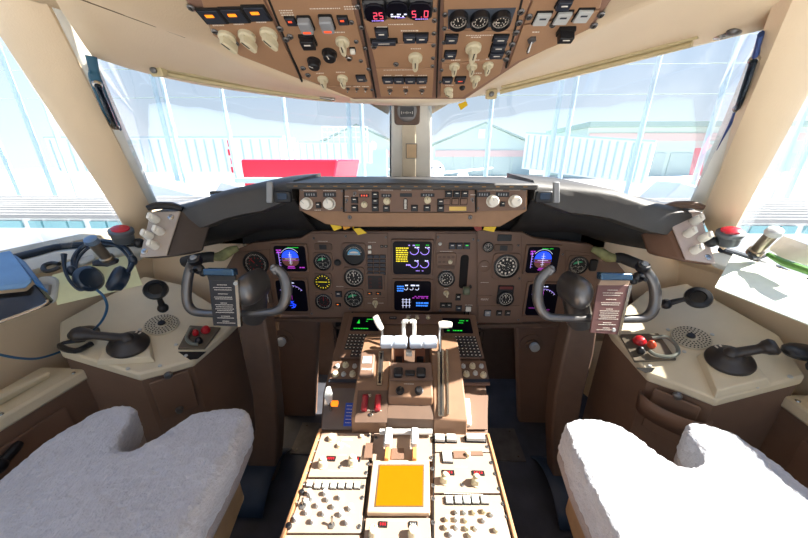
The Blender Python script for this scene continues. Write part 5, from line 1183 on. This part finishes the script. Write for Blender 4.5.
# lower cabinet front under the drawer
# aft side cabinets
def cabinet(s, edge, lbl):
    A, B = on(2, ZC, *edge[0]), on(2, ZC, *edge[1]); d = (B-A).normalized(); B = A+d*.75
    t = thing('side_cabinet', lbl, 'cabinet', (A.x, .5, 0)); 
    P = [(A.x, A.y), (B.x, B.y), (s*1.19, B.y), (s*1.19, A.y)]
    g = G(); g.prism(P, ZC-.045, ZC-.005); W(t, g); add('cabinet_top', g, CT, t, bevel=.008); g = G(); g.prism([(x+(s*.008 if abs(x) < 1.18 else 0), y-.004) for x, y in P], 0, ZC-.045); W(t, g); add('cabinet_body', g, BROWNW, t)
    # raised moulding and latches on the top, recessed door on the face
    g = G(); cx = (A.x+s*1.19)/2; g.tube([(cx, A.y-.05, ZC), (cx, A.y-.2, ZC+.012), (cx, A.y-.38, ZC+.006)], [.02, .03, .015], 10, 4, .5); W(t, g); add('armrest_moulding', g, CT, t)
    g = G(); n = V((-s, 0, 0)); a_ = A.lerp(B, .12); b_ = A.lerp(B, .8); g.solidquad([(a_.x-s*.001, a_.y, .62), (b_.x-s*.001, b_.y, .62), (b_.x-s*.001, b_.y, .42), (a_.x-s*.001, a_.y, .42)], n*.006); W(t, g); dr = add('cabinet_door', g, BROWN, t, bevel=.003)
    p = A.lerp(B, .33); g = G(); g.tube([(p.x-s*.01, p.y+.04, .60), (p.x-s*.035, p.y, .605), (p.x-s*.03, p.y-.06, .585), (p.x-s*.01, p.y-.09, .58)], .012, 10, 4); g.ball((p.x-s*.035, p.y-.02, .60), .02); W(t, g); add('door_catch', g, BLACK, t)
    for k in range(4): q = A.lerp(B, .04+k*.22); g = G(); g.lathe([(.006, 0), (.005, .003)], 10); add('screw', g, METAL, t, Matrix.Translation((q.x+s*.012, q.y, ZC-.005)))
    return t
cabinet(-1, [(87, 366), (10, 410)], 'low cream topped side cabinet left of the left seat'); cabinet(1, [(783, 392), (806, 408)], 'low cream topped side cabinet right of the right seat')

# ============================================================ LIGHT BOXES, LAMPS, HANDLES BY THE PILLARS
def lightbox(face, depth_d, side, knobs, scr, lbl, facem, dvec):
    C0 = [dd(x, y, t_) for x, y, t_ in face]; n = (C0[1]-C0[0]).cross(C0[3]-C0[0]).normalized()
    if n.dot(CAM-C0[0]) < 0: n = -n
    c = sum(C0, V())/4; t = thing('light_control_box', lbl, 'control box', c); P = PN(c, n)
    g = G(); g.solidquad(C0, V(dvec)); W(t, g); add('housing', g, M('brown_black_box', '3d332d', .5) if side < 0 else M('warm_brown_box', '6a4c3a', .5), t, bevel=.010)
    g = G(); k_ = [c+(q-c)*.93+n*.001 for q in C0]; g.solidquad(k_, n*.006); W(t, g); add('faceplate', g, facem, t, bevel=.003)
    for x, y in knobs:
        g = G(); g.T = Matrix.Rotation(.0, 4, 'Y'); g.lathe([(.013, 0), (.013, .008), (.011, .03), (.008, .034)], 16); g.T = Matrix.Identity(4); g.c = 1; g.rbox(0, 0, .010, .020, .034, .040, .003, .002); g.c = 0; add('dimmer_knob', g, [WHITE, WHITE], t, P.mat(x, y, .006))
    for x, y in scr: g = G(); g.lathe([(.009, 0), (.009, .002), (.006, .003)], 14); g.c = 1; g.box((0, 0, .0035), (.009, .002, .001)); g.c = 0; add('face_screw', g, [METAL, SEAM], t, P.mat(x, y, .006))
    g = G(); a_, b_ = C0[0], C0[1]; g.tube([a_+n*.02+V((0, 0, .0)), a_.lerp(b_, .3)+n*.01+V((0, 0, .012)), a_.lerp(b_, .7)+V((0, 0, .014)), b_+V((0, 0, .004))], [.008, .012, .012, .008], 8, 4); W(t, g); add('top_grip', g, BLACK if side < 0 else BROWND, t)
    return t
lightbox([(151, 211, .96), (183, 210, .98), (168, 258, .93), (139, 260, .92)], 0, -1, [(157, 221), (162, 233), (151, 237), (157, 247)], [(172, 218), (146, 252)], 'left light control box with four white dimmer knobs', M('grey_tan_face', 'a89c90', .5), (.075, .06, 0.0))
lightbox([(699, 211, .95), (662, 209, .97), (684, 262, .90), (716, 267, .89)], 0, 1, [(692, 223), (685, 235.5), (700, 240), (691, 252)], [(675, 218), (706, 258)], 'right light control box with four ivory dimmer knobs', M('lilac_grey_face', 'b8a8a0', .5), (-.055, .08, 0))
def maplight(px, py, t_, arm, lbl):
    c = dd(px, py, t_); q = thing('map_light', lbl, 'map light', c-V((0, 0, .04)))
    ax = (CAM-c).normalized()*.35+V((0, 0, 1)); g = G(); T = g.frame(c-ax.normalized()*.03, ax); g.T = T; g.lathe([(.018, 0), (.026, .006), (.028, .03), (.031, .034), (.031, .044), (.026, .047)], 26); W(q, g); add('lamp_body', g, M('grey_lamp_body', '5a5f63', .35, .3), q)
    g = G(); g.T = T; g.lathe([(.023, .044), (.022, .051), (.012, .056)], 22); W(q, g); add('lens', g, M('translucent_red_lens', 'b02030', .25), q)
    g = G(); g.tube([c-ax.normalized()*.02, dd(*arm)], [.010, .012], 10, 0); g.ball(dd(*arm), .016); W(q, g); add('arm', g, BLACK, q)
maplight(122, 234, .93, (139, 243, .96), 'map light with red lens at foot of the left pillar'); maplight(729, 236, .88, (711, 242, .90), 'map light with red lens at foot of the right pillar')
def crank(p0, p1, lbl, warm=False):
    a_, b_ = dd(*p0), dd(*p1); q = thing('window_crank', lbl, 'window crank', a_); g = G(); T = g.frame(a_, b_-a_); L = (b_-a_).length; g.T = T
    g.lathe([(.018, -.01), (.018, .005), (.014, .008), (.014, L-.01)], 20); W(q, g); add('shaft', g, M('bronze_metal', '9a8f80', .3, .8), q)
    g = G(); g.T = T @ Matrix.Translation((0, 0, L-.012)); g.lathe([(.016, 0), (.018, .004), (.016, .016), (.008, .020)], 20); W(q, g); add('end_cap', g, M('blue_steel_cap', '6d8094', .3, .5) if not warm else LGREY, q)
    g = G(); g.tube([a_+V((.03, 0, -.01)), a_+V((0, .0, -.012)), a_+V((-.03, -.02, -.012))], [.008, .018, .008], 8, 4, .5); W(q, g); add('pivot_base', g, BLACK, q)
crank((107, 258, .93), (91, 240, .87), 'bronze window crank handle on the left sill'); crank((756, 251, .86), (775, 231, .80), 'pale metal window crank handle on the right sill', True)
def handwheel(disc_, arm, R, lbl):
    c = dd(*disc_); e_ = dd(*arm); q = thing('air_outlet', lbl, 'air outlet', e_); n = (CAM-c).normalized()+V((0, 0, .3)); g = G(); g.T = g.frame(c, n); g.lathe([(R, 0), (R*1.03, .006), (R*.95, .016), (R*.6, .020), (R*.55, .012)], 26); W(q, g); add('disc', g, BLACK, q)
    g = G(); g.tube([c, c.lerp(e_, .5)+V((0, 0, .005)), e_], [.010, .008, .012], 10, 4); g.ball(e_, .018); W(q, g); add('stalk', g, BLACK, q)
handwheel((156, 290, 1.08), (163, 308, 1.12), .036, 'round black air outlet on a stalk on the left wall'); handwheel((698, 298, 1.02), (666, 304, 1.06), .036, 'round black air outlet on a stalk on the right wall')
# grey/yellow sleeved ducts under the glareshield ends
for P, lbl in (([(184, 262, 1.12), (196, 259, 1.12), (208, 257, 1.14), (214, 257, 1.15)], 'dark cable sleeve under the left glareshield end'), ([(640, 265, 1.12), (632, 262, 1.12), (622, 258, 1.14), (616, 258, 1.15)], 'dark cable sleeve under the right glareshield end')):
    q = thing('cable_sleeve', lbl, 'cable sleeve', dd(*P[0])); g = G(); g.tube([dd(*p) for p in P], .020, 12, 3); W(q, g); add('sleeve', g, DGREY, q)
    e_ = P[-1]; sg = 1 if e_[0] < 400 else -1; g = G(); g.tube([dd(*e_), dd(e_[0]+sg*8, e_[1]-1, 1.16), dd(e_[0]+sg*16, e_[1]-6, 1.17), dd(e_[0]+sg*24, e_[1]-9, 1.18)], [.014, .020, .018, .010], 12, 4); W(q, g); add('fabric_wrap', g, M('yellow_green_cloth', '9a9a6a', .8, noise=.35, scale=40), q)

# ============================================================ PAPER, HEADSET, CASES ON THE SILLS
A, B, Cc = dd(52, 275, .93), dd(131, 254, 1.0), dd(142, 285, 1.0)
q = thing('chart_clipboard', 'pale yellow chart sheet under the headset on the left sill', 'clipboard', Cc); n = (B-A).cross(Cc-B).normalized(); n = n if n.dot(CAM-A) > 0 else -n
D_ = dd(57, 305, .93); g = G(); g.solidquad([A, B, Cc, D_], -n*.004); W(q, g); add('sheet', g, M('pale_yellow_paper', 'e6e6b8', .8), q)
g = G(); m0 = dd(47, 290, .925); PQ = PN(m0, n); g.rbox(0, 0, .055, .085, -.004, .008, .02, .004); g.c = 1; g.rbox(.004, 0, .022, .034, .008, .020, .003, .002); g.c = 0; add('clip', g, [LGREY, GREY], q, PQ.muv(0, 0))
A, B, Cc, D_ = dd(733, 254, .92), dd(812, 281, .77), dd(814, 326, .68), dd(715, 287, .82)
q = thing('chart_sheet', 'large white sheet leaning below the right side window', 'paper', D_); n = (B-A).cross(Cc-B).normalized(); n = n if n.dot(CAM-A) > 0 else -n
g = G(); g.solidquad([A, B, Cc, D_], -n*.004); W(q, g); add('sheet', g, M('white_green_paper', 'e4ecdf', .8), q)
# headset
hs = thing('headset', 'dark blue headset lying over the yellow chart sheet', 'headset', dd(100, 285, .90)); HB = M('dark_blue_black_plastic', '1c2a3a', .3)
for (x, y, dx) in ((88, 279, 1), (118, 279, -1)):
    c = dd(x, y, .90); g = G(); nrm = RT*dx*.7+(CAM-c).normalized()*.5+V((0, 0, .2)); g.T = g.frame(c, nrm); g.lathe([(.018, -.022), (.028, -.018), (.031, -.004), (.034, .0), (.034, .010), (.026, .018), (.012, .012)], 24, sy=1.15); W(hs, g); add('ear_cup', g, HB, hs, smooth=50)
for off in (0, 3):
    g = G(); g.tube([dd(75+off*.5, 273, .90), dd(74+off, 258+off, .92), dd(84+off, 246+off, .94), dd(100, 241+off, .95), dd(116, 243+off, .95), dd(128-off, 250+off, .95), dd(133-off, 262, .93), dd(127, 273, .90)], .0065 if off == 0 else .004, 8, 5); W(hs, g); add('headband', g, HB, hs)
g = G(); g.tube([dd(64, 254, .90), dd(64.5, 268, .89), dd(70, 281, .88), dd(80, 290, .88), dd(90, 286, .89)], [.007, .004, .004, .004, .004], 8, 5); W(hs, g); add('microphone_boom', g, HB, hs)
for p_ in (dd(133, 260, .93), dd(72, 271, .90)): g = G(); g.ball(p_, .013, sc=(.85, .85, 1.35)); W(hs, g); add('slider_block', g, HB, hs)
g = G(); g.tube([dd(97, 290, .90), dd(104, 297, .90), dd(107, 308, .92), dd(101, 322, .95), dd(88, 334, 1.0), dd(66, 349, 1.0), dd(40, 358, .93), dd(18, 358, .88), dd(-8, 353, .84)], .0035, 8, 6); W(hs, g); add('cord', g, M('blue_cable', '25557a', .4), hs)
# blue-grey case in glossy holder, far left
q = thing('storage_case', 'blue-grey lidded case in glossy black holder, far left sill', 'case', dd(10, 300, .80)); BG = M('powder_blue_plastic', '6f9ccc', .45)
T4 = [dd(-25, 262, .76), dd(12, 254, .84), dd(33, 282, .80), dd(26, 289, .79), dd(-25, 294, .72)]; g = G(); g.solidquad(T4, (0, 0, .012)); W(q, g); add('lid', g, BG, q, bevel=.004)
g = G(); g.solidquad([T4[1]+V((0.004, 0, .002)), T4[2]+V((.004, 0, .002)), T4[2]+V((.03, -.0, -.022)), T4[1]+V((.03, 0, -.022))], (0, 0, -.014)); W(q, g); add('lid_hinge', g, M('deep_blue_plastic', '2f6496', .4), q, bevel=.003)
g = G(); g.solidquad([dd(-25, 296, .73), dd(26, 291, .80), dd(34, 284, .81), dd(48, 300, .80), dd(42, 305, .79), dd(-25, 330, .70)], (-.01, .02, -.012)); W(q, g); add('holder', g, M('glossy_black_holder', '2a2622', .1), q, bevel=.003)
g = G(); g.tube([dd(47, 300, .795), dd(42, 306, .785), dd(-25, 331, .695)], .004, 8, 3); W(q, g); add('holder_rim', g, METAL, q)
# white pouch and green sleeve at right sill, black loop handle at left sill
q = thing('document_pouch', 'white plastic pouch with green edge on the right sill', 'pouch', dd(790, 255, .80)); g = G(); g.solidquad([dd(768, 250, .84), dd(782, 238, .84), dd(812, 250, .76), dd(812, 268, .76), dd(780, 258, .82)], (0, 0, .01)); W(q, g); add('pouch', g, WHITE, q, bevel=.004)
g = G(); g.tube([dd(768, 254, .83), dd(785, 263, .79), dd(800, 268, .76), dd(820, 275, .73)], [.006, .010, .010, .010], 8, 3); W(q, g); add('green_edge', g, M('leaf_green_plastic', '5a8a3e', .5), q)
q = thing('sill_handle', 'small black loop handle on the left window sill', 'handle', dd(50, 270, .90)); g = G(); g.tube([dd(59, 264, .90), dd(52, 263, .90), dd(44, 266, .89), dd(45, 271, .88), dd(53, 270, .89), dd(60, 267, .90)], .006, 8, 4); W(q, g); add('loop', g, BLACK, q)
q = thing('arm_lever', 'white plastic lever lying beside the left window crank', 'lever', dd(80, 262, .9)); g = G(); g.tube([dd(66, 266, .92), dd(80, 262, .93), dd(94, 257, .95)], [.010, .016, .010], 10, 4, .5); W(q, g); add('lever', g, LGREY, q)
